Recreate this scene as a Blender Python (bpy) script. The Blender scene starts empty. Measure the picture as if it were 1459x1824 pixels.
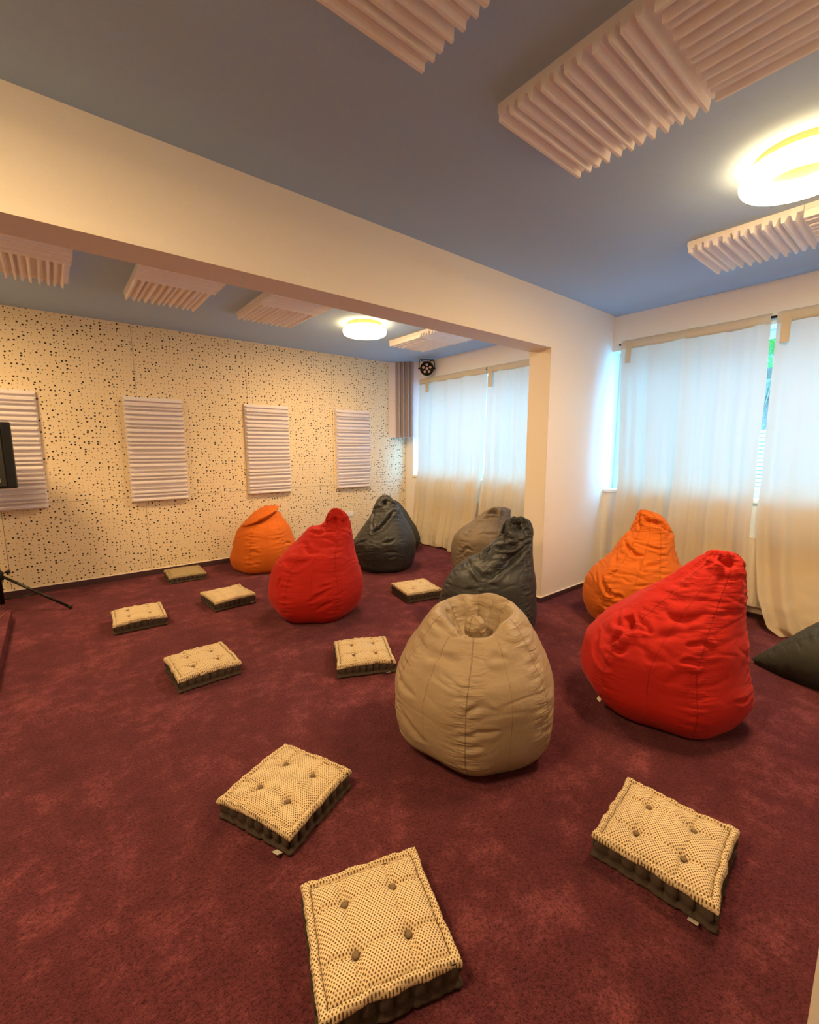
import bpy, bmesh, math, random
import numpy as np
from mathutils import Vector, Matrix
random.seed(7)
sc = bpy.context.scene
col = sc.collection
PI = math.pi

# ------------------------------------------------------------------ camera
W_, H_ = 1459, 1824
F_, YAW, PITCH, ROLL = 781.42, 0.68202, 0.14442, -0.00182
cy, sy, cp, sp = math.cos(YAW), math.sin(YAW), math.cos(PITCH), math.sin(PITCH)
fw = Vector((sy * cp, cy * cp, -sp)); rt = Vector((cy, -sy, 0)); up = rt.cross(fw)
c_, s_ = math.cos(ROLL), math.sin(ROLL)
rt2 = c_ * rt + s_ * up; up2 = -s_ * rt + c_ * up
cam = bpy.data.cameras.new('camera'); cam_o = bpy.data.objects.new('camera', cam); col.objects.link(cam_o)
cam_o.matrix_world = Matrix(((rt2.x, up2.x, -fw.x, 0), (rt2.y, up2.y, -fw.y, 0), (rt2.z, up2.z, -fw.z, 1.5), (0, 0, 0, 1)))
cam.sensor_fit = 'HORIZONTAL'; cam.sensor_width = 36; cam.lens = F_ * 36 / W_
cam.clip_start = .02
sc.camera = cam_o

# ------------------------------------------------------------------ light
LAMP_STRENGTH = 90.0
LAMP_COLOR = (1.0, .64, .285)
SKY_COLOR = (.18, .55, 1.0)
SKY_STRENGTH = 8.5
world = bpy.data.worlds.new('sky'); sc.world = world; world.use_nodes = True
bg = world.node_tree.nodes['Background']
bg.inputs[0].default_value = (*SKY_COLOR, 1); bg.inputs[1].default_value = SKY_STRENGTH
sc.view_settings.view_transform = 'Standard'; sc.view_settings.look = 'None'
sc.view_settings.gamma = 1; sc.view_settings.use_curve_mapping = False
sc.view_settings.exposure = 1.2
cyc = sc.cycles
cyc.max_bounces = 10; cyc.diffuse_bounces = 6; cyc.transmission_bounces = 6; cyc.transparent_max_bounces = 12
cyc.sample_clamp_indirect = 6; cyc.caustics_reflective = False; cyc.caustics_refractive = False
cyc.use_denoising = True

# room dimensions
ZC, ZB, YH, YHB, YD, XW, XP, ZL, ZS = 2.866, 2.3945, 2.398, 2.624, 5.907, 4.719, 3.593, 2.503, 1.056
XL, YBK, XO = -3.3, -2.1, 5.02          # left wall, rear wall, outer face of window wall

# ------------------------------------------------------------------ helpers
def link(o, parent=None):
    col.objects.link(o)
    if parent is not None: o.parent = parent
    return o
def tag(o, label=None, cat=None, group=None, kind=None):
    if label: o['label'] = label
    if cat: o['category'] = cat
    if group: o['group'] = group
    if kind: o['kind'] = kind
    return o
def empty(name, loc=(0, 0, 0), rz=0.0):
    o = bpy.data.objects.new(name, None); o.location = loc; o.rotation_euler = (0, 0, rz); o.empty_display_size = .1
    return link(o)
def mobj(name, verts, faces, mat, parent=None, smooth=False):
    me = bpy.data.meshes.new(name); me.from_pydata([tuple(v) for v in verts], [], [tuple(f) for f in faces])
    me.update(); me.materials.append(mat)
    if smooth: me.polygons.foreach_set('use_smooth', [True] * len(me.polygons))
    return link(bpy.data.objects.new(name, me), parent)
def bobj(name, bm, mat, parent=None, smooth=False, loc=None):
    me = bpy.data.meshes.new(name); bmesh.ops.recalc_face_normals(bm, faces=bm.faces); bm.to_mesh(me); bm.free(); me.materials.append(mat)
    if smooth: me.polygons.foreach_set('use_smooth', [True] * len(me.polygons))
    o = link(bpy.data.objects.new(name, me), parent)
    if loc: o.location = loc
    return o
def add_box(bm, x0, x1, y0, y1, z0, z1, bev=0.0, M=None):
    r = bmesh.ops.create_cube(bm, size=1); vs = r['verts']
    for v in vs:
        v.co = Vector(((x0 + x1) / 2 + v.co.x * (x1 - x0), (y0 + y1) / 2 + v.co.y * (y1 - y0), (z0 + z1) / 2 + v.co.z * (z1 - z0)))
    if bev:
        es = list({e for v in vs for e in v.link_edges})
        r2 = bmesh.ops.bevel(bm, geom=es, offset=bev, segments=2, affect='EDGES', profile=.5)
        vs = list({v for f in r2['faces'] for v in f.verts} | {v for v in vs if v.is_valid})
    if M is not None:
        for v in vs: v.co = M @ v.co
    return vs
def box(name, x0, x1, y0, y1, z0, z1, mat, parent=None, bev=0.0):
    bm = bmesh.new(); add_box(bm, x0, x1, y0, y1, z0, z1, bev); return bobj(name, bm, mat, parent)
def add_tube(bm, pts, r, n=12, cap=True):
    pts = [Vector(p) for p in pts]; rs = r if isinstance(r, (list, tuple)) else [r] * len(pts); rings = []
    for i, p in enumerate(pts):
        d = (pts[min(i + 1, len(pts) - 1)] - pts[max(i - 1, 0)]).normalized()
        a = Vector((0, 0, 1)) if abs(d.z) < .9 else Vector((1, 0, 0))
        u = d.cross(a).normalized(); v = d.cross(u)
        rings.append([bm.verts.new(p + rs[i] * (math.cos(2 * PI * k / n) * u + math.sin(2 * PI * k / n) * v)) for k in range(n)])
    for a, b in zip(rings, rings[1:]):
        for k in range(n): bm.faces.new((a[k], a[(k + 1) % n], b[(k + 1) % n], b[k]))
    if cap: bm.faces.new(rings[0]); bm.faces.new(rings[-1][::-1])
def add_lathe(bm, prof, n=48, M=None, closed=False):
    rings = []
    for r, z in prof:
        vs = [bm.verts.new(Vector((r * math.cos(2 * PI * k / n), r * math.sin(2 * PI * k / n), z))) for k in range(n)] if r > 1e-6 else [bm.verts.new((0, 0, z))]
        rings.append(vs)
    pairs = list(zip(rings, rings[1:])) + ([(rings[-1], rings[0])] if closed else [])
    for a, b in pairs:
        for k in range(n):
            k2 = (k + 1) % n
            if len(a) == 1 and len(b) == 1: continue
            if len(a) == 1: bm.faces.new((a[0], b[k2], b[k]))
            elif len(b) == 1: bm.faces.new((a[k], a[k2], b[0]))
            else: bm.faces.new((a[k], a[k2], b[k2], b[k]))
    if M is not None:
        for vs in rings:
            for v in vs: v.co = M @ v.co

# vectorised gradient noise, range about -1..1
_rs = np.random.RandomState(3); _perm = _rs.permutation(256); _perm = np.concatenate([_perm, _perm, _perm])
_gr = _rs.normal(size=(256, 3)); _gr /= np.linalg.norm(_gr, axis=1)[:, None]
def pnoise(P):
    P = np.asarray(P, float); i = np.floor(P).astype(int); f = P - i; i &= 255; u = f * f * f * (f * (f * 6 - 15) + 10); out = 0
    for dx in (0, 1):
        for dy in (0, 1):
            for dz in (0, 1):
                h = _perm[_perm[_perm[(i[..., 0] + dx) & 255] + ((i[..., 1] + dy) & 255)] + ((i[..., 2] + dz) & 255)]
                g = _gr[h]; d = np.stack([f[..., 0] - dx, f[..., 1] - dy, f[..., 2] - dz], -1)
                w = (u[..., 0] if dx else 1 - u[..., 0]) * (u[..., 1] if dy else 1 - u[..., 1]) * (u[..., 2] if dz else 1 - u[..., 2])
                out = out + w * (g * d).sum(-1)
    return out * 1.6

# ------------------------------------------------------------------ materials
def mat(name, color=(.8, .8, .8), rough=.6, metal=0.0, spec=.5):
    m = bpy.data.materials.new(name); m.use_nodes = True; b = m.node_tree.nodes['Principled BSDF']
    b.inputs['Base Color'].default_value = (*color, 1); b.inputs['Roughness'].default_value = rough
    b.inputs['Metallic'].default_value = metal; b.inputs['Specular IOR Level'].default_value = spec
    return m
def N(m, t, **kw):
    n = m.node_tree.nodes.new(t)
    for k, v in kw.items():
        if isinstance(k, str) and k.startswith('i_'): n.inputs[k[2:].replace('_', ' ')].default_value = v
        else: setattr(n, k, v)
    return n
def L(m, a, ai, b, bi): m.node_tree.links.new(a.outputs[ai], b.inputs[bi])
def P(m): return m.node_tree.nodes['Principled BSDF']
def mth(m, op, a, b=None, c=None, clamp=False):
    n = N(m, 'ShaderNodeMath', operation=op); n.use_clamp = clamp
    for i, v in enumerate((a, b, c)):
        if v is None: continue
        if isinstance(v, (int, float)): n.inputs[i].default_value = v
        else: m.node_tree.links.new(v, n.inputs[i])
    return n.outputs[0]
def coord(m, scale=(1, 1, 1), kind='Object'):
    t = N(m, 'ShaderNodeTexCoord'); mp = N(m, 'ShaderNodeMapping'); mp.inputs['Scale'].default_value = scale
    L(m, t, kind, mp, 'Vector'); return mp
def noise_n(m, scale, detail=4, rough=.5, vec=None):
    n = N(m, 'ShaderNodeTexNoise'); n.inputs['Scale'].default_value = scale; n.inputs['Detail'].default_value = detail; n.inputs['Roughness'].default_value = rough
    if vec is not None: L(m, vec, 0, n, 'Vector')
    return n
def ramp(m, src, stops):
    r = N(m, 'ShaderNodeValToRGB'); e = r.color_ramp.elements
    while len(e) < len(stops): e.new(.5)
    for k, (p, c) in enumerate(stops): e[k].position = p; e[k].color = (*c, 1)
    m.node_tree.links.new(src, r.inputs[0]); return r
def bump(m, height, strength=.5, dist=.01, prev=None):
    b = N(m, 'ShaderNodeBump'); b.inputs['Strength'].default_value = strength; b.inputs['Distance'].default_value = dist
    m.node_tree.links.new(height, b.inputs['Height'])
    if prev is not None: L(m, prev, 0, b, 'Normal')
    L(m, b, 0, P(m), 'Normal'); return b
def speckle(m, base, amt=.08, scale=220, bstr=.25, bdist=.002):
    v = coord(m); n = noise_n(m, scale, 3, .6, v)
    r = ramp(m, n.outputs[0], [(.25, tuple(c * (1 - amt) for c in base)), (.75, tuple(min(1, c * (1 + amt)) for c in base))])
    L(m, r, 0, P(m), 'Base Color'); bump(m, n.outputs[0], bstr, bdist); return m

M_wall = speckle(mat('wall_paint', rough=.85, spec=.2), (.90, .86, .79), .02, 160, .15, .0015)
M_ceil = speckle(mat('ceiling_paint', rough=.9, spec=.15), (.43, .585, .81), .04, 160, .2, .002)
M_trim = mat('trim_paint', (.90, .85, .77), .6)
M_white = mat('white_plastic', (.82, .82, .80), .4)
M_frame = mat('window_frame_white', (.80, .82, .84), .35)
M_foam = speckle(mat('melamine_foam', rough=.95, spec=.1), (.93, .90, .91), .04, 420, .35, .003)
M_foamshade = speckle(mat('shaded_foam', rough=.95, spec=.1), (.40, .36, .38), .08, 420, .35, .003)  # bass trap ridges: deep shade of the grooves put into a darker foam colour
M_base = mat('skirting_dark', (.060, .022, .032), .7)
M_black = mat('black_plastic', (.009, .009, .010), .5, 0, .25)
M_black_metal = mat('black_metal', (.015, .014, .014), .35, .4)
M_grille = speckle(mat('speaker_grille', rough=.6), (.010, .012, .012), .5, 500, .5, .001)
M_rad = mat('radiator_enamel', (.80, .74, .64), .35)
M_dark = mat('dark_gap', (.02, .015, .015), .9)

# burgundy carpet
M_carpet = mat('carpet', rough=1.0, spec=.05)
v = coord(M_carpet)
big = noise_n(M_carpet, 2.1, 5, .62, v); big.inputs['Distortion'].default_value = .15
mid = noise_n(M_carpet, 8, 7, .74, v); mid.inputs['Distortion'].default_value = .1
fine = noise_n(M_carpet, 85, 5, .75, v); fine.inputs['Distortion'].default_value = .4; fib = noise_n(M_carpet, 210, 3, .7, v)
s = mth(M_carpet, 'ADD', mth(M_carpet, 'MULTIPLY', big.outputs[0], .45), mth(M_carpet, 'MULTIPLY', mid.outputs[0], .55))
r = ramp(M_carpet, s, [(.37, (.084, .018, .030)), (.51, (.140, .032, .047)), (.63, (.29, .080, .098))])
gr = mth(M_carpet, 'ADD', mth(M_carpet, 'MULTIPLY', fine.outputs[0], .6), mth(M_carpet, 'MULTIPLY', fib.outputs[0], .4))
r2 = ramp(M_carpet, gr, [(.42, (.30, .28, .30)), (.50, (.80, .78, .80)), (.58, (1.0, 1.0, 1.0))])
mxc = N(M_carpet, 'ShaderNodeMix', data_type='RGBA', blend_type='MULTIPLY'); mxc.inputs['Factor'].default_value = 1.0
L(M_carpet, r, 0, mxc, 6); L(M_carpet, r2, 0, mxc, 7); M_carpet.node_tree.links.new(mxc.outputs[2], P(M_carpet).inputs['Base Color'])
P(M_carpet).inputs['Sheen Weight'].default_value = .25; P(M_carpet).inputs['Sheen Tint'].default_value = (.8, .35, .4, 1); P(M_carpet).inputs['Sheen Roughness'].default_value = .5
h = mth(M_carpet, 'ADD', mth(M_carpet, 'MULTIPLY', fine.outputs[0], 1.0), mth(M_carpet, 'MULTIPLY', mid.outputs[0], .9))
h = mth(M_carpet, 'ADD', h, mth(M_carpet, 'MULTIPLY', fib.outputs[0], .5))
bump(M_carpet, h, .9, .010)

# perforated boards, three hole sizes
M_board = mat('perforated_board', rough=.75, spec=.25)
t = N(M_board, 'ShaderNodeTexCoord'); sx = N(M_board, 'ShaderNodeSeparateXYZ'); cx = N(M_board, 'ShaderNodeCombineXYZ')
L(M_board, t, 'Object', sx, 0); L(M_board, sx, 0, cx, 0); L(M_board, sx, 2, cx, 1)
vo = N(M_board, 'ShaderNodeTexVoronoi', voronoi_dimensions='2D'); vo.inputs['Scale'].default_value = 25.5; vo.inputs['Randomness'].default_value = .70
L(M_board, cx, 0, vo, 0); sc3 = N(M_board, 'ShaderNodeSeparateColor'); L(M_board, vo, 'Color', sc3, 0)
big_ = mth(M_board, 'GREATER_THAN', sc3.outputs[0], .80); mid_ = mth(M_board, 'GREATER_THAN', sc3.outputs[0], .52)
rad_ = mth(M_board, 'ADD', mth(M_board, 'ADD', .0036, mth(M_board, 'MULTIPLY', mid_, .0026)), mth(M_board, 'MULTIPLY', big_, .0027))
mask = mth(M_board, 'LESS_THAN', vo.outputs['Distance'], mth(M_board, 'MULTIPLY', rad_, 25.5))
mx = N(M_board, 'ShaderNodeMix', data_type='RGBA'); M_board.node_tree.links.new(mask, mx.inputs['Factor'])
mx.inputs['A'].default_value = (.80, .68, .47, 1); mx.inputs['B'].default_value = (.028, .02, .018, 1)
M_board.node_tree.links.new(mx.outputs['Result'], P(M_board).inputs['Base Color'])
bump(M_board, mth(M_board, 'SUBTRACT', 1, mask), .6, .004)

# thin cotton curtain
def curtain_mat(name, c, tl, f=.42):
    m = mat(name); nt = m.node_tree; nt.nodes.remove(P(m)); out = nt.nodes['Material Output']
    d = N(m, 'ShaderNodeBsdfDiffuse'); d.inputs[0].default_value = (*c, 1)
    tr = N(m, 'ShaderNodeBsdfTranslucent'); tr.inputs[0].default_value = (*tl, 1)
    mx = N(m, 'ShaderNodeMixShader'); mx.inputs[0].default_value = f
    v = coord(m, (1, 1, 1)); n = noise_n(m, 260, 3, .6, v); n2 = noise_n(m, 7, 4, .6, v)
    b = N(m, 'ShaderNodeBump'); b.inputs['Strength'].default_value = .4; b.inputs['Distance'].default_value = .004
    h = mth(m, 'ADD', mth(m, 'MULTIPLY', n.outputs[0], .15), mth(m, 'MULTIPLY', n2.outputs[0], 3.0)); nt.links.new(h, b.inputs['Height'])
    L(m, b, 0, d, 'Normal'); L(m, b, 0, tr, 'Normal')
    L(m, d, 0, mx, 1); L(m, tr, 0, mx, 2); L(m, mx, 0, out, 0); return m
M_curtain = curtain_mat('curtain_cotton', (.93, .81, .60), (.38, .37, .30))
M_curtain2 = curtain_mat('curtain_hem', (.95, .88, .72), (.50, .44, .34), .34)

# glass
M_glass = mat('window_glass'); nt = M_glass.node_tree; nt.nodes.remove(P(M_glass))
g1 = N(M_glass, 'ShaderNodeBsdfTransparent'); g1.inputs[0].default_value = (.96, .98, .98, 1)
g2 = N(M_glass, 'ShaderNodeBsdfGlossy'); g2.inputs['Roughness'].default_value = .02
mx = N(M_glass, 'ShaderNodeMixShader'); mx.inputs[0].default_value = .06
L(M_glass, g1, 0, mx, 1); L(M_glass, g2, 0, mx, 2); L(M_glass, mx, 0, nt.nodes['Material Output'], 0)

M_lampglow = mat('lamp_diffuser', (.9, .9, .9), .4)
P(M_lampglow).inputs['Emission Color'].default_value = (*LAMP_COLOR, 1); P(M_lampglow).inputs['Emission Strength'].default_value = LAMP_STRENGTH
M_lampupper = mat('lamp_upper', (.85, .82, .75), .4)
P(M_lampupper).inputs['Emission Color'].default_value = (*LAMP_COLOR, 1); P(M_lampupper).inputs['Emission Strength'].default_value = 5.0
M_lampinner = M_lampupper.copy(); M_lampinner.name = 'lamp_inner'; P(M_lampinner).inputs['Emission Strength'].default_value = 3.0
M_lampbody = mat('lamp_body', (.62, .42, .16), .45)

# bean bag fabrics: the 'seam' attribute is the signed distance to the nearest seam
def fabric(name, c, rough, spec, weave=.25, sheen=0.0, tint=(1, 1, 1), cr=.35):
    m = mat(name, c, rough, 0, spec)
    if sheen:
        P(m).inputs['Sheen Weight'].default_value = sheen; P(m).inputs['Sheen Tint'].default_value = (*tint, 1); P(m).inputs['Sheen Roughness'].default_value = .4
    a = N(m, 'ShaderNodeAttribute', attribute_name='seam'); zc = N(m, 'ShaderNodeAttribute', attribute_name='along')
    ad = mth(m, 'ABSOLUTE', a.outputs['Fac'])
    line = mth(m, 'SUBTRACT', 1, mth(m, 'DIVIDE', ad, .0035), clamp=True)
    cxy = N(m, 'ShaderNodeCombineXYZ')
    m.node_tree.links.new(mth(m, 'MULTIPLY', a.outputs['Fac'], 9), cxy.inputs[0]); m.node_tree.links.new(mth(m, 'MULTIPLY', zc.outputs['Fac'], 42), cxy.inputs[1])
    n = noise_n(m, 1, 2, .5, cxy); n.inputs['Distortion'].default_value = .6
    fall = mth(m, 'POWER', mth(m, 'SUBTRACT', 1, mth(m, 'DIVIDE', ad, .13), clamp=True), 1.5)
    puck = mth(m, 'MULTIPLY', mth(m, 'SUBTRACT', n.outputs[0], .5), fall)
    vo = coord(m); w = noise_n(m, 350, 2, .6, vo)
    cr_n = noise_n(m, 11, 5, .65, vo); cr_n.inputs['Distortion'].default_value = 1.1
    h = mth(m, 'ADD', mth(m, 'MULTIPLY', puck, 2.0), mth(m, 'MULTIPLY', w.outputs[0], weave * .12))
    h = mth(m, 'ADD', h, mth(m, 'MULTIPLY', cr_n.outputs[0], cr))
    h = mth(m, 'SUBTRACT', h, mth(m, 'MULTIPLY', line, .35))
    bump(m, h, .8, .012)
    mx = N(m, 'ShaderNodeMix', data_type='RGBA'); m.node_tree.links.new(mth(m, 'MULTIPLY', line, .32), mx.inputs['Factor'])
    mx.inputs['A'].default_value = (*c, 1); mx.inputs['B'].default_value = (*(x * .25 for x in c), 1)
    m.node_tree.links.new(mx.outputs['Result'], P(m).inputs['Base Color'])
    return m
M_beige = fabric('taupe_leatherette', (.36, .275, .185), .5, .4)
M_red = fabric('red_cotton', (.46, .016, .010), .78, .2, .8, .15, (1, .35, .4))
M_orange = fabric('orange_cotton', (.62, .14, .012), .75, .25, .8, .1, (1, .6, .4))
M_charcoal = fabric('charcoal_leatherette', (.030, .034, .040), .52, .45)
M_taupe = fabric('grey_brown_fabric', (.17, .135, .10), .6, .35)
M_olive = fabric('dark_olive_fabric', (.040, .043, .036), .7, .3)

# tufted cushion fabric
M_cush = mat('woven_cushion_top', rough=.9, spec=.1)
t = N(M_cush, 'ShaderNodeTexCoord'); sx = N(M_cush, 'ShaderNodeSeparateXYZ'); L(M_cush, t, 'Object', sx, 0)
pit = .0102
vv = mth(M_cush, 'DIVIDE', sx.outputs[1], pit * .62); row = mth(M_cush, 'FLOOR', vv)
uu = mth(M_cush, 'ADD', mth(M_cush, 'DIVIDE', sx.outputs[0], pit), mth(M_cush, 'MULTIPLY', mth(M_cush, 'PINGPONG', row, 1.0), .5))
fu = mth(M_cush, 'SUBTRACT', mth(M_cush, 'FRACT', uu), .5); fv = mth(M_cush, 'MULTIPLY', mth(M_cush, 'SUBTRACT', mth(M_cush, 'FRACT', vv), .5), .62)
dd = mth(M_cush, 'SQRT', mth(M_cush, 'ADD', mth(M_cush, 'POWER', mth(M_cush, 'ABSOLUTE', fu), 2.0), mth(M_cush, 'POWER', mth(M_cush, 'ABSOLUTE', fv), 2.0)))
nn = noise_n(M_cush, 500, 2, .5, coord(M_cush))
dd = mth(M_cush, 'ADD', dd, mth(M_cush, 'MULTIPLY', mth(M_cush, 'SUBTRACT', nn.outputs[0], .5), .12))
r = ramp(M_cush, dd, [(.19, (.15, .085, .035)), (.29, (.76, .63, .42))])
L(M_cush, r, 0, P(M_cush), 'Base Color'); bump(M_cush, dd, .5, .003)
M_cushside = speckle(mat('cushion_side', rough=.9, spec=.1), (.075, .057, .048), .25, 300, .4, .002)
M_cushplain = speckle(mat('cushion_plain', rough=.9, spec=.1), (.36, .29, .17), .15, 300, .4, .002)
M_thread = mat('thread_brown', (.10, .065, .04), .8)
M_button = mat('button_brown', (.18, .12, .07), .6)
M_tag = mat('tag_white', (.75, .74, .70), .6)

# ------------------------------------------------------------------ setting
def struct(o): o['kind'] = 'structure'; return o
struct(box('floor', XL - .2, XO, YBK - .2, YD + .1, -.1, 0, M_carpet))
struct(box('ceiling', XL - .2, XO, YBK - .2, YD + .1, ZC, ZC + .12, M_ceil))
# window wall
bm = bmesh.new()
for y0, y1, z0, z1 in ((YBK, YD, 0, ZS - .035), (YBK, YD, ZL, ZC), (YBK, -.6, ZS - .035, ZL), (YH, 2.75, ZS - .035, ZL), (5.71, YD, ZS - .035, ZL)):
    add_box(bm, XW, XO, y0, y1, z0, z1)
struct(bobj('wall_right', bm, M_wall))
# wall behind the camera and left wall
struct(box('wall_front', XL - .2, XO, YBK - .2, YBK, 0, ZC, M_wall))
struct(box('wall_left', XL - .2, XL, YBK, YD, 0, ZC, M_wall))
# header beam and pier between the two rooms
bm = bmesh.new(); add_box(bm, XL, XP, YH, YHB, ZB, ZC); add_box(bm, XP, XW, YH, YHB, 0, ZC)
struct(bobj('wall_middle', bm, M_wall))
bm = bmesh.new(); add_box(bm, XL, XP + .038, YH - .004, YH + .001, ZB, ZB + .034); add_box(bm, XP, XP + .038, YH - .004, YH + .001, .055, ZB)
struct(bobj('trim_1', bm, M_trim))
# partition end close to the camera, right edge of the frame
struct(box('wall_partition', 1.37, 1.52, YBK, .076, 0, ZC, M_wall))
# back wall with perforated boards
wb = struct(box('wall_back', XL - .2, XO, YD + .012, YD + .2, 0, ZC, M_dark))
bm = bmesh.new(); xs = [-4.18 + 1.25 * k for k in range(9)]
for a, b in zip(xs, xs[1:]):
    a2, b2 = max(a, XL), min(b, XW - .001)
    if b2 <= a2: continue
    for z0, z1 in ((.07, .94), (.9435, ZC)): add_box(bm, a2 + .0018, b2 - .0018, YD, YD + .012, z0, z1)
bobj('perforated_boards', bm, M_board, wb)
# skirtings
def skirting(name, x0, x1, y0, y1, h):
    o = struct(box(name, x0, x1, y0, y1, 0, h, M_base)); box('cap_strip', x0, x1, y0, y1, h, h + .006, M_trim, o); return o
skirting('baseboard_back', XL, XW, YD - .012, YD, .066)
skirting('baseboard_middle', XP - .010, XW, YH - .010, YH, .050)
skirting('baseboard_jamb', XP - .010, XP, YH, YHB, .050)
skirting('baseboard_right', XW - .010, XW, 2.63, YD - .012, .05)
skirting('baseboard_window', XW - .010, XW, -.6, YH - .01, .05)
# cove between ceiling and window wall
def cove(name, y0, y1):
    R = .075; pr = [(XW, ZC)] + [(XW - R + R * math.sin(a), ZC - R + R * math.cos(a)) for a in [PI / 2 - k * PI / 16 for k in range(9)]]
    pr = [(XW, ZC), (XW, ZC - .018)] + [(XW - .10 + .10 * math.cos(a) , ZC - .018 * (1 - math.sin(a)) ) for a in [k * PI / 16 for k in range(9)]]
    vs = [(x, y, z) for y in (y0, y1) for x, z in pr]; n = len(pr)
    fs = [(k, (k + 1) % n, n + (k + 1) % n, n + k) for k in range(n)] + [tuple(range(n)), tuple(range(2 * n - 1, n - 1, -1))]
    return struct(mobj(name, vs, fs, M_ceil))
cove('trim_2', YBK, YH); cove('trim_3', YHB, 5.54)

# windows
def window(name, y0, y1, mull):
    t = empty(name, (4.93, (y0 + y1) / 2, ZS)); t['kind'] = 'structure'
    oy = (y0 + y1) / 2; w = (y1 - y0) / 2
    bm = bmesh.new()
    add_box(bm, -.03, .03, -w, w, 0, .07, .004); add_box(bm, -.03, .03, -w, w, ZL - ZS - .07, ZL - ZS, .004)
    for yy in [y0 + .035] + mull + [y1 - .035]: add_box(bm, -.031, .031, yy - oy - .04, yy - oy + .04, .07, ZL - ZS - .07, .004)
    bobj('window_frame', bm, M_frame, t)
    box('pane', -.004, .004, -w, w, .05, ZL - ZS - .05, M_glass, t)
    bm = bmesh.new(); add_box(bm, 4.69 - 4.93, .02, -w + (.0 if y1 > 3 else 0), w, -.035, 0, .006)
    bobj('window_sill', bm, M_trim, t)
    return t
window('window_1', -.6, YH, [.15, .98, 1.75]); window('window_2', 2.75, 5.71, [3.45, 4.25, 5.0])

# radiators
def radiator(y0, y1, label):
    w = (y1 - y0) / 2; t = empty('radiator', (4.668, (y0 + y1) / 2, .12)); tag(t, label, 'radiator', 'radiators under the windows')
    bm = bmesh.new(); add_box(bm, -.045, -.035, -w, w, .01, .60, .003); add_box(bm, .035, .045, -w, w, .01, .60, .003)
    n = int(2 * w / .05)
    for k in range(n): yy = -w + .03 + k * (2 * w - .06) / (n - 1); add_box(bm, -.049, -.044, yy - .014, yy + .014, .03, .57, .002)
    bobj('panel', bm, M_rad, t)
    bm = bmesh.new(); add_box(bm, -.047, .047, -w, w, .60, .612)
    for k in range(n): yy = -w + .03 + k * (2 * w - .06) / (n - 1); add_box(bm, -.035, .035, yy - .006, yy + .006, .612, .616)
    bobj('top_grille', bm, M_rad, t)
    for s in (-1, 1): box('side_cover', -.047, .047, s * w - .003, s * w + .003, .01, .61, M_rad, t)
    for s in (-.8, .8): box('wall_bracket', .03, .048, s * w - .02, s * w + .02, .08, .5, M_rad, t)
    bm = bmesh.new(); add_tube(bm, [(0, w - .05, .01), (0, w - .05, -.12)], .009); bobj('pipe', bm, M_rad, t)
radiator(-.3, 1.95, 'cream panel radiator behind the curtains of the nearer window')
radiator(3.15, 5.15, 'cream panel radiator behind the curtains of the back room window')

# ------------------------------------------------------------------ acoustic foam
PER = [(0, 30), (6, 30), (9, 70), (22, 70), (26, 48), (39, 48), (43, 30), (56, 30), (66, 70), (76, 70), (86, 30), (99, 30), (102, 66), (117, 66), (131, 36), (145, 36), (157, 70), (168, 70), (172, 30), (190, 30)]
def foam_part(name, m, Lx, Ly, parent, origin=(0, 0, 0), rot=0, chamfer=0.0, base=0.0, scale=1.0, per=PER, flip=False):
    """ridges run along local x, profile along local y, height along +z; centred on origin"""
    reps = max(1, round(Ly / .2)); pr = []
    for k in range(reps): pr += [((k * 200 + a) / 1000, h / 1000 * scale) for a, h in per]
    s = Ly / (reps * .2); pr = [(a * s - Ly / 2, h) for a, h in pr]; pr[0] = (-Ly / 2, pr[0][1]); pr.append((Ly / 2, pr[0][1]))
    if flip: pr = [(-a, h) for a, h in pr[::-1]]
    n = len(pr); vs = []
    for sgn in (-1, 1):
        for a, h in pr: vs.append((sgn * (Lx / 2 - chamfer * max(0, (h - .03) / .04)), a, h))
        for a, h in pr: vs.append((sgn * Lx / 2, a, 0))
    fs = []
    for k in range(n - 1):
        fs += [(k, k + 1, 2 * n + k + 1, 2 * n + k), (n + k, 3 * n + k, 3 * n + k + 1, n + k + 1), (k, n + k, n + k + 1, k + 1), (2 * n + k, 2 * n + k + 1, 3 * n + k + 1, 3 * n + k)]
    fs += [(0, 2 * n, 3 * n, n), (n - 1, 2 * n - 1, 4 * n - 1, 3 * n - 1)]
    c, s2 = math.cos(rot), math.sin(rot)
    vs = [(x * c - y * s2 + origin[0], x * s2 + y * c + origin[1], z + origin[2]) for x, y, z in vs]
    return mobj(name, vs, fs, m, parent)
T = .592
def ceiling_foam(cx_, cy_, rot, label, far_along_x=False):
    """one foam square on the ceiling"""
    o = foam_part('acoustic_foam_panel', M_foam, T, T, None)
    o.location = (cx_, cy_, ZC); o.rotation_euler = (PI, 0, rot)
    tag(o, label, 'acoustic panel', 'foam squares on the ceiling'); return o
ceiling_foam(1.133 - T / 2, 1.035, 0, 'pinkish white ceiling foam square cut by the top edge of the photo')
ceiling_foam(1.525 + T / 2, 1.015, 0, 'large ceiling foam square with bare left end, left of the big ring lamp')
ceiling_foam(1.525 + T / 2, .42, PI / 2, 'ceiling foam square at the top right, ridges turned crossways to its neighbour')
ceiling_foam(3.455 + T / 2, .99, 0, 'ceiling foam square near the window, between ring lamp and nearer curtains')
ceiling_foam(3.455 + T / 2, .395, PI / 2, 'narrow glimpse of ceiling foam square at the right edge, above the nearer curtains')
ceiling_foam(1.133 - T / 2, .44, PI / 2, 'ceiling foam square above the top edge of the photo, ridges turned crossways')
backx = [(-.35, 'leftmost'), (.63, 'second from the left'), (1.595, 'third from the left'), (3.515, 'rightmost, beside the stage light')]
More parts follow.
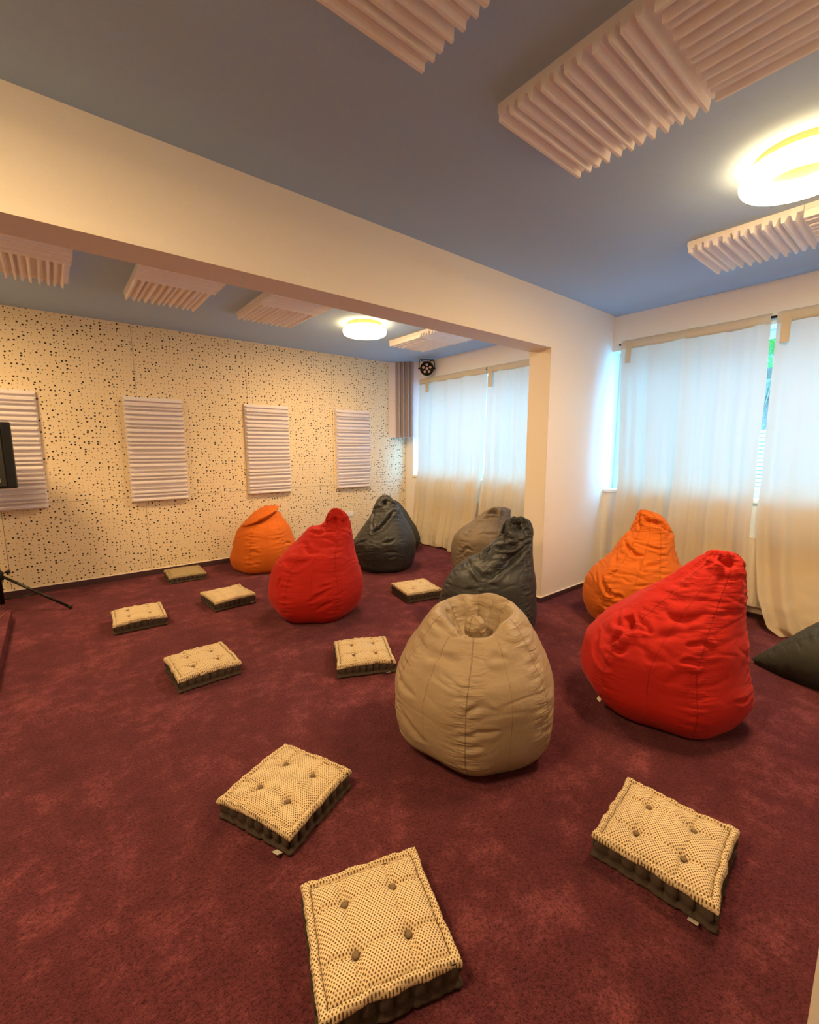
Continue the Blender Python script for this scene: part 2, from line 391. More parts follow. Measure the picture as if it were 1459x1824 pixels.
for x0, w in backx:
    ceiling_foam(x0 + T / 2, 4.74 - T / 2, PI / 2, 'back room ceiling foam square nearer the dotted wall, ' + w)
    ceiling_foam(x0 + T / 2, 4.74 - 1.5 * T, 0, 'back room ceiling foam square half hidden by the beam, ' + w)
def wall_foam(x0, label):
    t = empty('wall_absorber', (x0 + .3, YD - .001, 1.485)); t.rotation_euler = (PI / 2, 0, 0)
    tag(t, label, 'acoustic panel', 'striped foam absorbers on the dotted wall')
    foam_part('foam_ridges', M_foamw, .60, 1.18, t, chamfer=.016, scale=1.0)
M_foamw = speckle(mat('wall_foam', rough=.95, spec=.1), (.78, .74, .78), .06, 420, .35, .003)
for x0, lb in ((-.66, 'upright ridged foam absorber at the left edge, half behind the loudspeaker'), (.68, 'upright ridged foam absorber second from the left on the dotted wall'),
               (2.01, 'upright ridged foam absorber on the dotted wall above the orange bean bag'), (3.355, 'upright ridged foam absorber rightmost on the dotted wall, nearest the corner')):
    wall_foam(x0, lb)
# corner bass traps: diagonal face from (4.364,5.907) to (4.719,5.54)
PERB = [(0, 4), (30, 4), (36, 40), (52, 40), (58, 6), (78, 6), (84, 44), (98, 44), (104, 6), (128, 6), (134, 44), (148, 44), (154, 6), (170, 6), (176, 40), (192, 40), (198, 4)]
def bass_trap(z0, z1, label):
    A = Vector((4.364, YD - .002)); B = Vector((XW - .002, 5.545)); Cn = Vector((XW - .002, YD - .002)); mid_ = (A + B) / 2
    t = empty('bass_trap', (mid_.x, mid_.y, z0)); tag(t, label, 'bass trap', 'corner bass traps')
    vs = [(p.x - mid_.x, p.y - mid_.y, z) for z in (0, z1 - z0) for p in (A, B, Cn)]
    mobj('wedge_body', vs, [(0, 2, 1), (3, 4, 5), (0, 1, 4, 3), (1, 2, 5, 4), (2, 0, 3, 5)], M_foamw, t)
    d = (B - A).normalized(); nrm = Vector((-1, -1)).normalized(); w = (B - A).length * .60
    pr = [((a / 200 - .5) * w, h / 1000 * 1.1) for a, h in PERB]; n = len(pr); vs = []
    off = .01
    for z in (0, z1 - z0):
        for hh in (1, 0):
            for a, h in pr:
                q = d * (a + off) + nrm * (h * hh - (0 if hh else .004)); vs.append((q.x, q.y, z))
    fs = []
    for k in range(n - 1): fs += [(k, k + 1, 2 * n + k + 1, 2 * n + k), (k, n + k, n + k + 1, k + 1), (2 * n + k, 2 * n + k + 1, 3 * n + k + 1, 3 * n + k)]
    fs += [(0, 2 * n, 3 * n, n), (n - 1, 2 * n - 1, 4 * n - 1, 3 * n - 1)]
    mobj('foam_ridges', vs, fs, M_foamshade, t)
bass_trap(1.672, 2.266, 'lower ridged foam wedge in the back corner left of the window')
bass_trap(2.268, ZC - .002, 'upper ridged foam wedge in the back corner, touching the ceiling')

# ------------------------------------------------------------------ ring lamps
def ring_lamp(x, y, label):
    t = empty('ring_lamp', (x, y, ZC)); tag(t, label, 'ceiling lamp', 'round ring ceiling lamps')
    bm = bmesh.new(); add_lathe(bm, [(0, 0), (.19, 0), (.19, -.040), (.0, -.040)], 64); bobj('base_plate', bm, M_lampbody, t, False)
    bm = bmesh.new(); pr = []
    for k in range(20):
        a = 2 * PI * k / 20; ca, sa = math.cos(a), math.sin(a)
        pr.append((0.182 + .058 * math.copysign(abs(ca) ** .75, ca), -.082 + .042 * math.copysign(abs(sa) ** .75, sa)))
    ring = pr + pr
    for nm, m_, a0, a1 in (('ring_housing', M_lampupper, 18, 30), ('inner_rim', M_lampinner, 10, 13), ('ring_diffuser', M_lampglow, 13, 18)):
        bm = bmesh.new(); add_lathe(bm, ring[a0:a1 + 1], 72); bobj(nm, bm, m_, t, True)
    bm = bmesh.new(); add_lathe(bm, [(0, -.04), (.118, -.04), (.118, -.052), (0, -.052)], 40); bobj('centre_disc', bm, M_lampbody, t)
ring_lamp(2.87, .60, 'glowing ring lamp on the ceiling, cut by the right edge of the photo')
ring_lamp(2.84, 4.28, 'glowing ring lamp in the back room, seen under the beam')
ring_lamp(-.60, 1.10, 'ring lamp on the near ceiling, left of the photo')
ring_lamp(-.92, 4.40, 'ring lamp on the back room ceiling, left of the photo')

# ------------------------------------------------------------------ curtains
def curtain(label, ya, yb, xf, zf_bottom, seed, nf, band=True, tabs=()):
    """ya(z), yb(z): left and right edges; xf(s,z): base distance into the room; cloth between rod and hem"""
    t = empty('curtain', (4.66, (ya(2.5) + yb(2.5)) / 2, 2.55)); tag(t, label, 'curtain', 'cream cotton curtains')
    NU, NV = 150, 110; S, V = np.meshgrid(np.linspace(0, 1, NU), np.linspace(0, 1, NV))
    zb = zf_bottom(S); zt = 2.50; Z = zt + (zb - zt) * V
    YA = np.vectorize(ya)(Z); YB = np.vectorize(yb)(Z); Y = YA + (YB - YA) * S
    ph = seed * 1.7
    grow = .35 + .65 * V
    D = sum(a * np.sin(2 * PI * f * S + p + .5 * np.sin(3 * V + p)) for f, a, p in ((nf, .020, ph), (nf * 1.9, .010, ph * 2.1), (nf * .5, .016, ph * .7), (nf * 3.7, .004, ph * 3.3)))
    fold = pnoise(np.stack([S * nf * 2.2 + seed * 9, Z * .7, Z * 0 + seed], -1))
    D = D * grow * 1.35 + np.clip(fold, 0, 1) ** 1.5 * .050 * grow
    cr = pnoise(np.stack([Y * 7, Z * 16 + 3, Z * 0 + seed * 3], -1)) * .010 * np.clip((.75 - Z) / .5, 0, 1)
    D = np.maximum(D, -.026)
    X = xf(S, Z) - D - cr
    o = t.location; vs = np.stack([X - o.x, Y - o.y, Z - o.z], -1).reshape(-1, 3)
    fs = [(j * NU + i, j * NU + i + 1, (j + 1) * NU + i + 1, (j + 1) * NU + i) for j in range(NV - 1) for i in range(NU - 1)]
    mobj('cloth', vs, fs, M_curtain, t, True)
    # gathered rod pocket
    nb = 140; vs = []; fs = []
    for i in range(nb):
        s = i / (nb - 1); y = ya(2.5) + (yb(2.5) - ya(2.5)) * s
        q = float(pnoise(np.array([s * 30, seed, .3]))) * .006; q2 = float(pnoise(np.array([s * 13, seed, 7.3]))) * .006
        for x, z in ((-.0, -.052), (-.018 + q, -.05), (-.024 + q, -.02), (-.023 - q, .012), (-.012, .030 + q2), (.006, .036 + q2), (.022, .02), (.024, -.02), (.012, -.052)):
            vs.append((4.66 + x - o.x, y - o.y, 2.545 + z - o.z))
    for i in range(nb - 1):
        for k in range(9): fs.append((i * 9 + k, i * 9 + (k + 1) % 9, (i + 1) * 9 + (k + 1) % 9, (i + 1) * 9 + k))
    mobj('rod_pocket', vs, fs, M_curtain2, t, True)
    for ty, tw, th in tabs:
        box('fabric_tab', 4.635 - o.x - .004, 4.635 - o.x, ty - tw / 2 - o.y, ty + tw / 2 - o.y, 2.55 - th - o.z, 2.56 - o.z, M_curtain2, t)
    return t
sm = lambda a, b, x: (lambda u: u * u * (3 - 2 * u))(np.clip((x - a) / (b - a), 0, 1))
lerp = lambda pts: (lambda z: float(np.interp(z, [p[0] for p in pts], [p[1] for p in pts])))
xb = lambda S, Z: 4.655 - .085 * sm(1.25, .75, Z) - .10 * sm(.75, .0, Z)
curtain('left cream curtain of the nearer window, hanging behind the right orange and red bean bags', lerp([(0, 2.16), (1.1, 2.20), (2.4, 2.26), (2.6, 2.28)]),
        lerp([(0, .985), (.42, 1.0), (1., 1.03), (1.5, 1.045), (1.95, 1.04), (2.6, 1.06)]), xb, lambda S: .02 + .03 * np.sin(S * 9) ** 2, 1, 4.2, tabs=((2.19, .055, .20),))
curtain('right cream curtain of the nearer window, cut by the right edge of the photo', lerp([(0, .70), (.06, .80), (.3, .90), (.55, .955), (1., 1.0), (1.5, 1.008), (2.2, 1.014), (2.6, 1.018)]),
        lerp([(0, -.5), (2.6, -.5)]), lambda S, Z: xb(S, Z) - .10 * sm(.6, .0, Z), lambda S: .01 + .22 * sm(.0, .22, S) * 0 + .03 * np.sin(S * 7) ** 2, 2.3, 4.6, tabs=((.955, .06, .22),))
curtain('left cream curtain of the back room window, below the stage light', lerp([(0, 5.34), (.15, 5.42), (.5, 5.49), (1.8, 5.49), (2.6, 5.46)]),
        lerp([(0, 4.16), (.45, 4.15), (1., 4.13), (1.8, 4.10), (2.6, 4.075)]), lambda S, Z: xb(S, Z) - .06 * sm(.5, 0, Z), lambda S: .01 + .03 * np.sin(S * 8) ** 2, 3.9, 4.4, tabs=((5.27, .075, .19),))
curtain('right cream curtain of the back room window, beside the doorway pier', lerp([(0, 4.06), (.45, 4.07), (1.8, 4.075), (2.6, 4.055)]),
        lerp([(0, 2.95), (2.6, 2.95)]), xb, lambda S: .02 + .03 * np.sin(S * 8) ** 2, 5.2, 3.8, tabs=((4.0, .07, .24),))
def rod(y0, y1, label):
    t = empty('curtain_rod', (4.66, (y0 + y1) / 2, 2.548)); tag(t, label, 'curtain rod'); h = (y1 - y0) / 2
    bm = bmesh.new(); add_tube(bm, [(0, -h, 0), (0, h, 0)], .010); bobj('pole', bm, M_black_metal, t, True)
    for s in (-.98, 0, .98):
        bm = bmesh.new(); add_box(bm, .0, XW - 4.66, s * h - .008, s * h + .008, -.012, .0, .002); bobj('bracket', bm, M_black_metal, t)
rod(-.5, 2.30, 'thin dark curtain rod of the nearer window, showing at the gap between the curtains')
rod(2.95, 5.47, 'thin dark curtain rod of the back room window')

# ------------------------------------------------------------------ bean bags
def interp_rings(rings, t_out):
    R = np.array(rings, float); n = len(R)
    d = np.linalg.norm(np.diff(np.column_stack([R[:, 0], R[:, 3], R[:, 1]]), axis=0), axis=1); s = np.concatenate([[0], np.cumsum(np.maximum(d, .01))]); s /= s[-1]
    m = np.zeros_like(R); sl = np.diff(R, axis=0) / np.diff(s)[:, None]
    m[1:-1] = np.where(sl[1:] * sl[:-1] > 0, 2 * sl[1:] * sl[:-1] / (sl[1:] + sl[:-1] + 1e-12), 0) * .85 + .15 * (sl[1:] + sl[:-1]) / 2
    m[0] = sl[0]; m[-1] = sl[-1]
    i = np.clip(np.searchsorted(s, t_out, side='right') - 1, 0, n - 2); h = s[i + 1] - s[i]; u = ((t_out - s[i]) / h)[:, None]; h = h[:, None]
    return (2 * u**3 - 3 * u**2 + 1) * R[i] + (u**3 - 2 * u**2 + u) * h * m[i] + (-2 * u**3 + 3 * u**2) * R[i + 1] + (u**3 - u**2) * h * m[i + 1]
def poly_dist(Pt, pts):
    best = np.full(len(Pt), 9.0); along = np.zeros(len(Pt)); n_ = len(pts) - 1
    for q_, (a, b) in enumerate(zip(pts[:-1], pts[1:])):
        a = np.array(a); b = np.array(b); ab = b - a; u = np.clip(((Pt - a) @ ab) / (ab @ ab + 1e-9), 0, 1)
        d_ = np.linalg.norm(Pt - (a + u[:, None] * ab), axis=1); along = np.where(d_ < best, (q_ + u) / n_, along); best = np.minimum(best, d_)
    return best, along
def bag_mesh(name, rings, m, parent, seed=0, nth=200, nt=150, seams=6, seam0=0.0, lump=.010, wrk=1.0, hexa=.03, creases=(), topfold=0.0, topk=9, closed_bottom=True, dz=0.0, dip=None):
    """rings: (z, cx, cy, rx, ry, tiltx, tilty)"""
    T_ = np.linspace(0, 1, nt); R = interp_rings(rings, T_); th = np.linspace(0, 2 * PI, nth, endpoint=False)
    z, cx_, cy_, rx, ry, tx, ty = [R[:, k][:, None] for k in range(7)]; rx = np.maximum(rx, .001); ry = np.maximum(ry, .001)
    C_, S_ = np.cos(th)[None], np.sin(th)[None]
    hx = 1 + hexa * np.cos(seams * (th - seam0))[None] * np.clip(1.2 - z * 2.2, 0, 1)
    X = cx_ + rx * C_ * hx; Y = cy_ + ry * S_ * hx; Z = z + tx * rx * C_ + ty * ry * S_
    Pm = np.stack([X, Y, Z], -1)
    if dip:
        a0, aw, dd_, z0_, z1_ = dip; da = (th - a0 + PI) % (2 * PI) - PI
        Pm[..., 2] -= dd_ * np.exp(-(da / aw) ** 2)[None] * sm(z0_, z1_, Pm[..., 2])
    def normals(Pm):
        du = np.roll(Pm, -1, 1) - np.roll(Pm, 1, 1); dv = np.gradient(Pm, axis=0); n = np.cross(du, dv); return n / (np.linalg.norm(n, axis=-1, keepdims=True) + 1e-9)
    Nn = normals(Pm); rad = np.maximum(rx, .02) + 0 * C_
    dth = ((th - seam0) * seams / (2 * PI)); dth = (dth - np.round(dth)) * 2 * PI / seams
    sd = dth[None] * rad
    sid = np.round((th - seam0) * seams / (2 * PI))[None] + 0 * rad
    hf = np.clip(T_[:, None] / T_[-1], 0, 1)
    disp = pnoise(Pm * 4.5 + seed * 3.1) * lump
    # gathered puckers beside the seams
    disp = disp + wrk * .0065 * pnoise(np.stack([sd * 9 + sid * 5, Pm[..., 2] * 34, sid + seed], -1)) * np.exp(-(sd / .085) ** 2) * np.clip(np.sin(PI * np.clip(hf, 0, 1)) * 1.4, 0, 1)
    # broad folds
    q = Pm * np.array([5, 5, 11]) + seed * 1.9; q = q + .5 * np.stack([pnoise(q * .6 + 4)] * 3, -1)
    rg = 1 - np.abs(pnoise(q)); disp = disp - wrk * .0035 * np.clip(rg - .72, 0, 1) / .28 * np.clip((Pm[..., 2] - .18) * 4, .15, 1)
    # folds running up towards the gathered top
    if topfold:
        w = sm(.62, 1.0, hf)
        disp = disp + topfold * w * np.clip(rad * 6, 0, 1) * (np.sin(topk * th[None] + seed + 2 * pnoise(Pm * 3)) * .6 + pnoise(np.stack([th[None] * 3 + 0 * rad, hf * 2 + 0 * rad, 0 * rad + seed], -1)))
    Pm = Pm + Nn * disp[..., None]
    if creases:
        base = Pm.reshape(-1, 3).copy(); Nn = normals(Pm).reshape(-1, 3); dsp = np.zeros(len(base))
        wp = base + .011 * np.stack([pnoise(base * 15 + 1.3), pnoise(base * 15 + 7.7), pnoise(base * 15 + 4.1)], -1)
        for pts, w, dep in creases:
            d, al = poly_dist(wp, pts); tp = np.sin(PI * np.clip(al, .0, 1)) ** .7; ww = w * (.55 + .6 * tp)
            dep = dep * 1.35 * tp
            dsp += -dep * np.exp(-(d / ww) ** 2) + .38 * dep * np.exp(-((d - 2.2 * ww) / (ww * 1.3)) ** 2)
        Pm = (base + Nn * dsp[:, None]).reshape(Pm.shape)
    Pm[..., 2] = np.maximum(Pm[..., 2], .0005 + dz)
    vs = Pm.reshape(-1, 3); fs = []
    for j in range(nt - 1):
        for i in range(nth): fs.append((j * nth + i, j * nth + (i + 1) % nth, (j + 1) * nth + (i + 1) % nth, (j + 1) * nth + i))
    fs.append(tuple(range(nth - 1, -1, -1))); fs.append(tuple((nt - 1) * nth + i for i in range(nth)))
    o = mobj(name, vs, fs, m, parent, True); me = o.data
    for nm, arr in (('seam', sd), ('along', Pm[..., 2])):
        a = me.attributes.new(nm, 'FLOAT', 'POINT'); a.data.foreach_set('value', np.ascontiguousarray(arr, dtype=np.float32).ravel())
    return o
def X2(z, xl, xr, k=.97, cy=0, tx=0, ty=0, ry=None):
    r = (xr - xl) / 2; return (z, (xl + xr) / 2, cy, r, ry if ry is not None else r * k, tx, ty)
def bag_at(C, label, cat='bean bag'):
    t = empty('bean_bag', (C[0], C[1], 0), math.atan2(-C[0], C[1])); tag(t, label, cat, 'bean bags on the carpet'); return t
CR = {
'beige': [([(-0.07,-0.391,0.353),(-0.032,-0.385,0.379),(0.011,-0.378,0.399),(0.08,-0.363,0.384)],0.01,0.007),([(-0.078,-0.393,0.267),(0.01,-0.388,0.288),(0.101,-0.36,0.293)],0.01,0.007),([(-0.092,-0.389,0.2),(-0.011,-0.394,0.221),(0.033,-0.386,0.217)],0.009,0.005),([(-0.267,-0.153,0.567),(-0.198,-0.236,0.558),(-0.125,-0.272,0.558),(-0.029,-0.288,0.561),(0.014,-0.273,0.576)],0.022,0.012),([(0.019,-0.272,0.577),(0.079,-0.256,0.579),(0.14,-0.238,0.566)],0.014,0.008),([(-0.074,0.158,0.705),(-0.097,0.116,0.651),(-0.113,0.051,0.609)],0.008,0.014),([(-0.061,0.158,0.702),(-0.046,0.131,0.659),(-0.034,0.106,0.604)],0.007,0.008),([(0.051,0.149,0.71),(-0.0,0.139,0.657),(-0.026,0.11,0.603)],0.008,0.007),([(0.107,0.108,0.693),(0.058,0.097,0.65),(0.02,0.091,0.602)],0.009,0.008),([(0.144,-0.014,0.67),(0.088,-0.076,0.659),(0.037,-0.109,0.637)],0.012,0.012),([(-0.274,0.056,0.631),(-0.195,-0.104,0.639),(-0.146,-0.161,0.625)],0.014,0.01),([(-0.212,0.064,0.678),(-0.153,0.035,0.646),(-0.108,0.055,0.601)],0.01,0.008),([(-0.101,0.073,0.595),(-0.09,-0.15,0.631),(-0.072,-0.186,0.627)],0.009,0.016),([(-0.159,-0.152,0.628),(-0.072,-0.186,0.627),(0.013,-0.19,0.633)],0.008,0.01),([(0.143,-0.033,0.667),(0.202,-0.042,0.648)],0.012,0.008),([(-0.411,-0.092,0.386),(-0.346,-0.243,0.383),(-0.287,-0.295,0.366)],0.014,0.007),([(-0.324,-0.055,0.558),(-0.259,-0.203,0.544),(-0.181,-0.269,0.533)],0.016,0.006),([(-0.374,-0.225,0.28),(-0.306,-0.282,0.2),(-0.224,-0.327,0.166)],0.015,0.006),([(-0.08,-0.375,0.098),(0.066,-0.355,0.102)],0.01,0.005),([(0.026,-0.288,0.56),(0.071,-0.247,0.59),(0.114,-0.193,0.618)],0.012,0.006)],
'redR': [([(-0.314,-0.107,0.576),(-0.314,-0.208,0.532),(-0.273,-0.264,0.512)],0.014,0.016),([(-0.217,-0.194,0.606),(-0.178,-0.263,0.573),(-0.143,-0.302,0.535)],0.014,0.016),([(-0.278,-0.199,0.568),(-0.243,-0.239,0.556),(-0.221,-0.241,0.577)],0.03,0.04),([(-0.326,-0.286,0.435),(-0.294,-0.284,0.47),(-0.257,-0.275,0.512)],0.01,0.018),([(-0.325,-0.301,0.415),(-0.268,-0.325,0.417),(-0.231,-0.316,0.467)],0.012,0.014),([(-0.246,-0.268,0.524),(-0.189,-0.285,0.542),(-0.137,-0.297,0.544)],0.01,0.01),([(0.013,-0.323,0.526),(0.088,-0.297,0.546),(0.137,-0.273,0.511)],0.013,0.014),([(-0.001,-0.362,0.442),(0.044,-0.347,0.451),(0.095,-0.321,0.445)],0.012,0.014),([(-0.097,-0.213,0.654),(-0.041,-0.256,0.626),(0.002,-0.262,0.629),(0.106,-0.217,0.675)],0.022,0.014),([(0.083,-0.035,0.931),(0.144,-0.059,0.931),(0.174,-0.068,0.904),(0.248,0.006,0.878)],0.018,0.024),([(0.063,-0.084,0.884),(0.105,-0.076,0.915),(0.144,-0.066,0.923)],0.012,0.014),([(-0.096,-0.175,0.7),(-0.009,-0.207,0.711),(0.119,-0.179,0.737)],0.016,0.006),([(-0.413,-0.157,0.45),(-0.409,-0.245,0.357),(-0.348,-0.329,0.322),(-0.288,-0.356,0.349)],0.016,0.014),([(-0.125,-0.314,0.522),(-0.044,-0.303,0.558),(0.099,-0.256,0.614)],0.018,0.008),([(0.133,-0.214,0.658),(0.186,-0.166,0.678),(0.253,-0.073,0.665)],0.014,0.006),([(-0.062,-0.387,0.332),(0.018,-0.371,0.379),(0.097,-0.331,0.399)],0.018,0.007),([(-0.169,-0.328,0.488),(-0.151,-0.36,0.435),(-0.066,-0.372,0.421)],0.018,0.006),([(0.24,-0.24,0.252),(0.31,-0.111,0.229)],0.01,0.008),([(-0.071,-0.088,0.77),(-0.027,-0.146,0.769),(0.034,-0.161,0.789)],0.012,0.006)],
'orR': [([(-0.087,-0.071,0.732),(-0.055,-0.155,0.672),(0.005,-0.201,0.639),(0.071,-0.214,0.635)],0.014,0.02),([(-0.02,-0.15,0.724),(0.057,-0.172,0.715),(0.123,-0.178,0.699),(0.217,-0.141,0.693)],0.012,0.012),([(0.067,-0.271,0.56),(0.129,-0.243,0.578),(0.207,-0.194,0.59)],0.013,0.014),([(0.052,-0.233,0.604),(0.06,-0.294,0.531),(0.096,-0.293,0.526)],0.012,0.014),([(0.027,-0.041,0.946),(0.075,-0.065,0.903),(0.175,-0.073,0.878),(0.246,-0.023,0.809)],0.016,0.024),([(0.024,-0.004,0.987),(0.014,-0.046,0.881),(0.035,-0.103,0.814)],0.01,0.014),([(-0.225,-0.228,0.46),(-0.21,-0.293,0.368),(-0.163,-0.327,0.321),(-0.104,-0.354,0.322)],0.014,0.022),([(-0.146,-0.349,0.274),(-0.095,-0.356,0.322),(-0.051,-0.362,0.31)],0.012,0.016),([(-0.288,-0.108,0.462),(-0.266,-0.228,0.391),(-0.252,-0.266,0.303)],0.012,0.01),([(-0.003,-0.033,0.872),(-0.012,-0.047,0.84)],0.01,0.012),([(-0.142,-0.073,0.644),(-0.14,-0.18,0.565),(-0.161,-0.259,0.477)],0.012,0.008),([(-0.216,-0.251,0.442),(-0.157,-0.266,0.472),(-0.109,-0.266,0.523)],0.01,0.007),([(-0.001,-0.345,0.407),(0.079,-0.337,0.424),(0.138,-0.313,0.444)],0.012,0.008),([(-0.087,-0.304,0.474),(-0.049,-0.325,0.445),(-0.002,-0.332,0.439)],0.01,0.006),([(-0.059,-0.133,0.692),(-0.076,-0.207,0.604),(-0.113,-0.238,0.547)],0.012,0.008)],
'dF': [([(-0.0,-0.003,0.709),(-0.033,-0.079,0.661),(-0.04,-0.165,0.594)],0.016,0.022),([(-0.134,-0.17,0.551),(-0.067,-0.278,0.505),(0.006,-0.287,0.518),(0.151,-0.174,0.625),(0.244,-0.115,0.693),(0.331,-0.032,0.752)],0.02,0.03),([(0.004,-0.038,0.702),(0.08,-0.121,0.7),(0.175,-0.13,0.716),(0.291,-0.054,0.775)],0.014,0.02),([(0.109,-0.004,0.9),(0.094,-0.02,0.819),(0.136,-0.121,0.725)],0.014,0.014),([(0.142,-0.032,0.886),(0.205,-0.051,0.89),(0.27,-0.031,0.885)],0.045,0.055),([(-0.173,-0.202,0.512),(-0.109,-0.302,0.461),(-0.021,-0.314,0.483),(0.092,-0.277,0.518)],0.018,0.014),([(-0.217,-0.291,0.381),(-0.072,-0.333,0.436),(0.067,-0.333,0.447)],0.015,0.008),([(-0.193,-0.034,0.575),(-0.159,-0.17,0.539)],0.014,0.01),([(0.226,-0.089,0.782),(0.27,-0.054,0.843),(0.303,-0.038,0.856)],0.014,0.014),([(0.277,-0.102,0.68),(0.305,-0.149,0.521),(0.33,-0.193,0.311)],0.008,0.006)],
'taupe': [([(-0.017,-0.055,0.755),(0.11,-0.072,0.779),(0.154,-0.121,0.739)],0.018,0.03),([(-0.108,-0.097,0.675),(0.037,-0.12,0.718),(0.182,-0.138,0.708)],0.012,0.012),([(-0.275,-0.273,0.303),(-0.194,-0.317,0.403),(-0.127,-0.351,0.377)],0.014,0.016),([(-0.086,-0.295,0.546),(0.039,-0.302,0.568),(0.141,-0.293,0.551)],0.014,0.008),([(0.2,-0.025,0.812),(0.172,-0.131,0.725)],0.012,0.012)],
'orL': [([(-0.155,-0.321,0.28),(-0.101,-0.346,0.293),(-0.02,-0.353,0.28)],0.014,0.01),([(0.243,-0.288,0.345),(0.303,-0.221,0.35),(0.357,-0.151,0.328)],0.012,0.01),([(-0.11,-0.354,0.144),(-0.027,-0.353,0.138)],0.012,0.006),([(-0.189,-0.081,0.58),(-0.09,-0.18,0.603),(0.041,-0.181,0.644)],0.012,0.01)],
'redM': [([(0.128,0.012,0.919),(0.117,-0.03,0.838),(0.09,-0.127,0.772)],0.014,0.02),([(0.087,-0.133,0.767),(0.158,-0.116,0.777),(0.209,-0.126,0.768)],0.012,0.014),([(-0.047,-0.07,0.77),(0.031,-0.129,0.765),(0.1,-0.128,0.771)],0.014,0.014),([(-0.265,-0.161,0.541),(-0.169,-0.277,0.523),(-0.027,-0.303,0.571)],0.024,0.016),([(0.184,-0.043,0.853),(0.209,-0.059,0.811),(0.216,-0.12,0.774)],0.012,0.012),([(0.168,-0.04,0.884),(0.192,-0.053,0.82)],0.03,0.026),([(-0.077,-0.393,0.233),(0.028,-0.403,0.288),(0.123,-0.395,0.338)],0.014,0.014),([(-0.324,-0.259,0.308),(-0.307,-0.25,0.375),(-0.278,-0.265,0.418)],0.014,0.012),([(-0.099,-0.118,0.693),(-0.043,-0.249,0.616),(0.046,-0.263,0.621)],0.018,0.01),([(0.052,-0.172,0.73),(0.139,-0.184,0.717),(0.199,-0.191,0.68)],0.014,0.01),([(0.211,-0.121,0.773),(0.321,-0.073,0.725)],0.012,0.01),([(-0.014,-0.381,0.149),(0.094,-0.407,0.214),(0.148,-0.401,0.232)],0.014,0.01),([(0.022,-0.394,0.343),(0.122,-0.385,0.374)],0.012,0.01)],
'dB': [([(-0.145,-0.167,0.599),(-0.133,-0.252,0.506),(-0.049,-0.256,0.556),(0.061,-0.18,0.673),(0.178,-0.036,0.776)],0.016,0.028),([(0.005,-0.059,0.872),(0.028,-0.1,0.81)],0.034,0.045),([(-0.027,-0.367,0.385),(0.063,-0.353,0.401),(0.138,-0.327,0.43)],0.014,0.014),([(-0.081,-0.052,0.809),(-0.13,-0.065,0.712),(-0.145,-0.167,0.599)],0.014,0.014),([(-0.351,-0.155,0.343),(-0.25,-0.268,0.386),(-0.193,-0.282,0.431)],0.014,0.012),([(0.115,-0.044,0.83),(0.152,-0.055,0.791)],0.012,0.014),([(-0.017,-0.378,0.276),(0.105,-0.365,0.282),(0.165,-0.352,0.269)],0.014,0.008),([(0.042,-0.364,0.201),(0.143,-0.355,0.219)],0.012,0.008),([(-0.267,-0.276,0.257),(-0.36,-0.135,0.201)],0.012,0.008)],
}
def crz(n): return CR.get(n, ())

# beige bag with a crater top
t = bag_at((1.610, 1.414), 'beige leatherette bean bag in the foreground, top sunken with a knot inside')
bag_mesh('shell', [(0, 0, 0, .24, .24, 0, 0), (.004, 0, 0, .29, .28, 0, 0), (.03, -.01, 0, .325, .315, 0, 0), (.10, -.03, 0, .38, .37, 0, 0), (.20, -.033, 0, .40, .39, 0, 0), (.33, -.033, 0, .402, .395, 0, 0), (.45, -.03, 0, .37, .365, 0, .02),
   (.55, -.025, 0, .315, .31, 0, .04), (.635, -.022, .01, .262, .262, .03, .04), (.69, -.022, .015, .215, .215, .05, .04), (.703, -.022, .02, .190, .190, .06, .04), (.685, -.022, .02, .165, .165, .06, .03), (.63, -.02, .02, .135, .13, .04, .0), (.58, -.02, .015, .11, .10, 0, 0), (.54, -.02, .01, .06, .05, 0, 0), (.53, -.02, .01, .02, .02, 0, 0)],
   M_beige, t, seed=1, nth=340, nt=250, seam0=-PI / 2 - .05, topfold=.014, topk=7, lump=.008, creases=crz('beige'), wrk=1.0, dip=(-PI / 2, .85, .085, .42, .70))
bag_mesh('knot', [(.53, -.02, -.01, .045, .04, 0, 0), (.57, -.025, -.01, .056, .05, 0, 0), (.61, -.028, -.01, .056, .05, 0, 0), (.64, -.03, -.005, .046, .04, .1, 0), (.66, -.035, 0, .026, .022, .2, 0), (.665, -.038, 0, .008, .007, 0, 0)],
   M_beige, t, seed=8, nth=80, nt=50, seams=3, lump=.012, wrk=1.2, hexa=0, topfold=.012, topk=5, creases=())

t = bag_at((2.672, .851), 'large red bean bag in the right foreground, leaning to the right with a dented flank')
bag_mesh('shell', [(0, -.02, 0, .24, .24, 0, 0), (.004, -.03, 0, .28, .27, 0, 0), (.05, -.08, 0, .36, .34, 0, 0), X2(.19, -.525, .33), X2(.34, -.51, .306), X2(.50, -.415, .289), X2(.64, -.262, .268, .95), X2(.77, -.108, .256, .9), X2(.86, -.01, .25, .85),
   X2(.925, .055, .232, .8), X2(.955, .085, .205, .7), X2(.963, .12, .17, .6)], M_red, t, seed=2, nth=320, nt=230, seam0=-PI / 2 + .45, topfold=.018, topk=7, creases=crz('redR'), lump=.010)

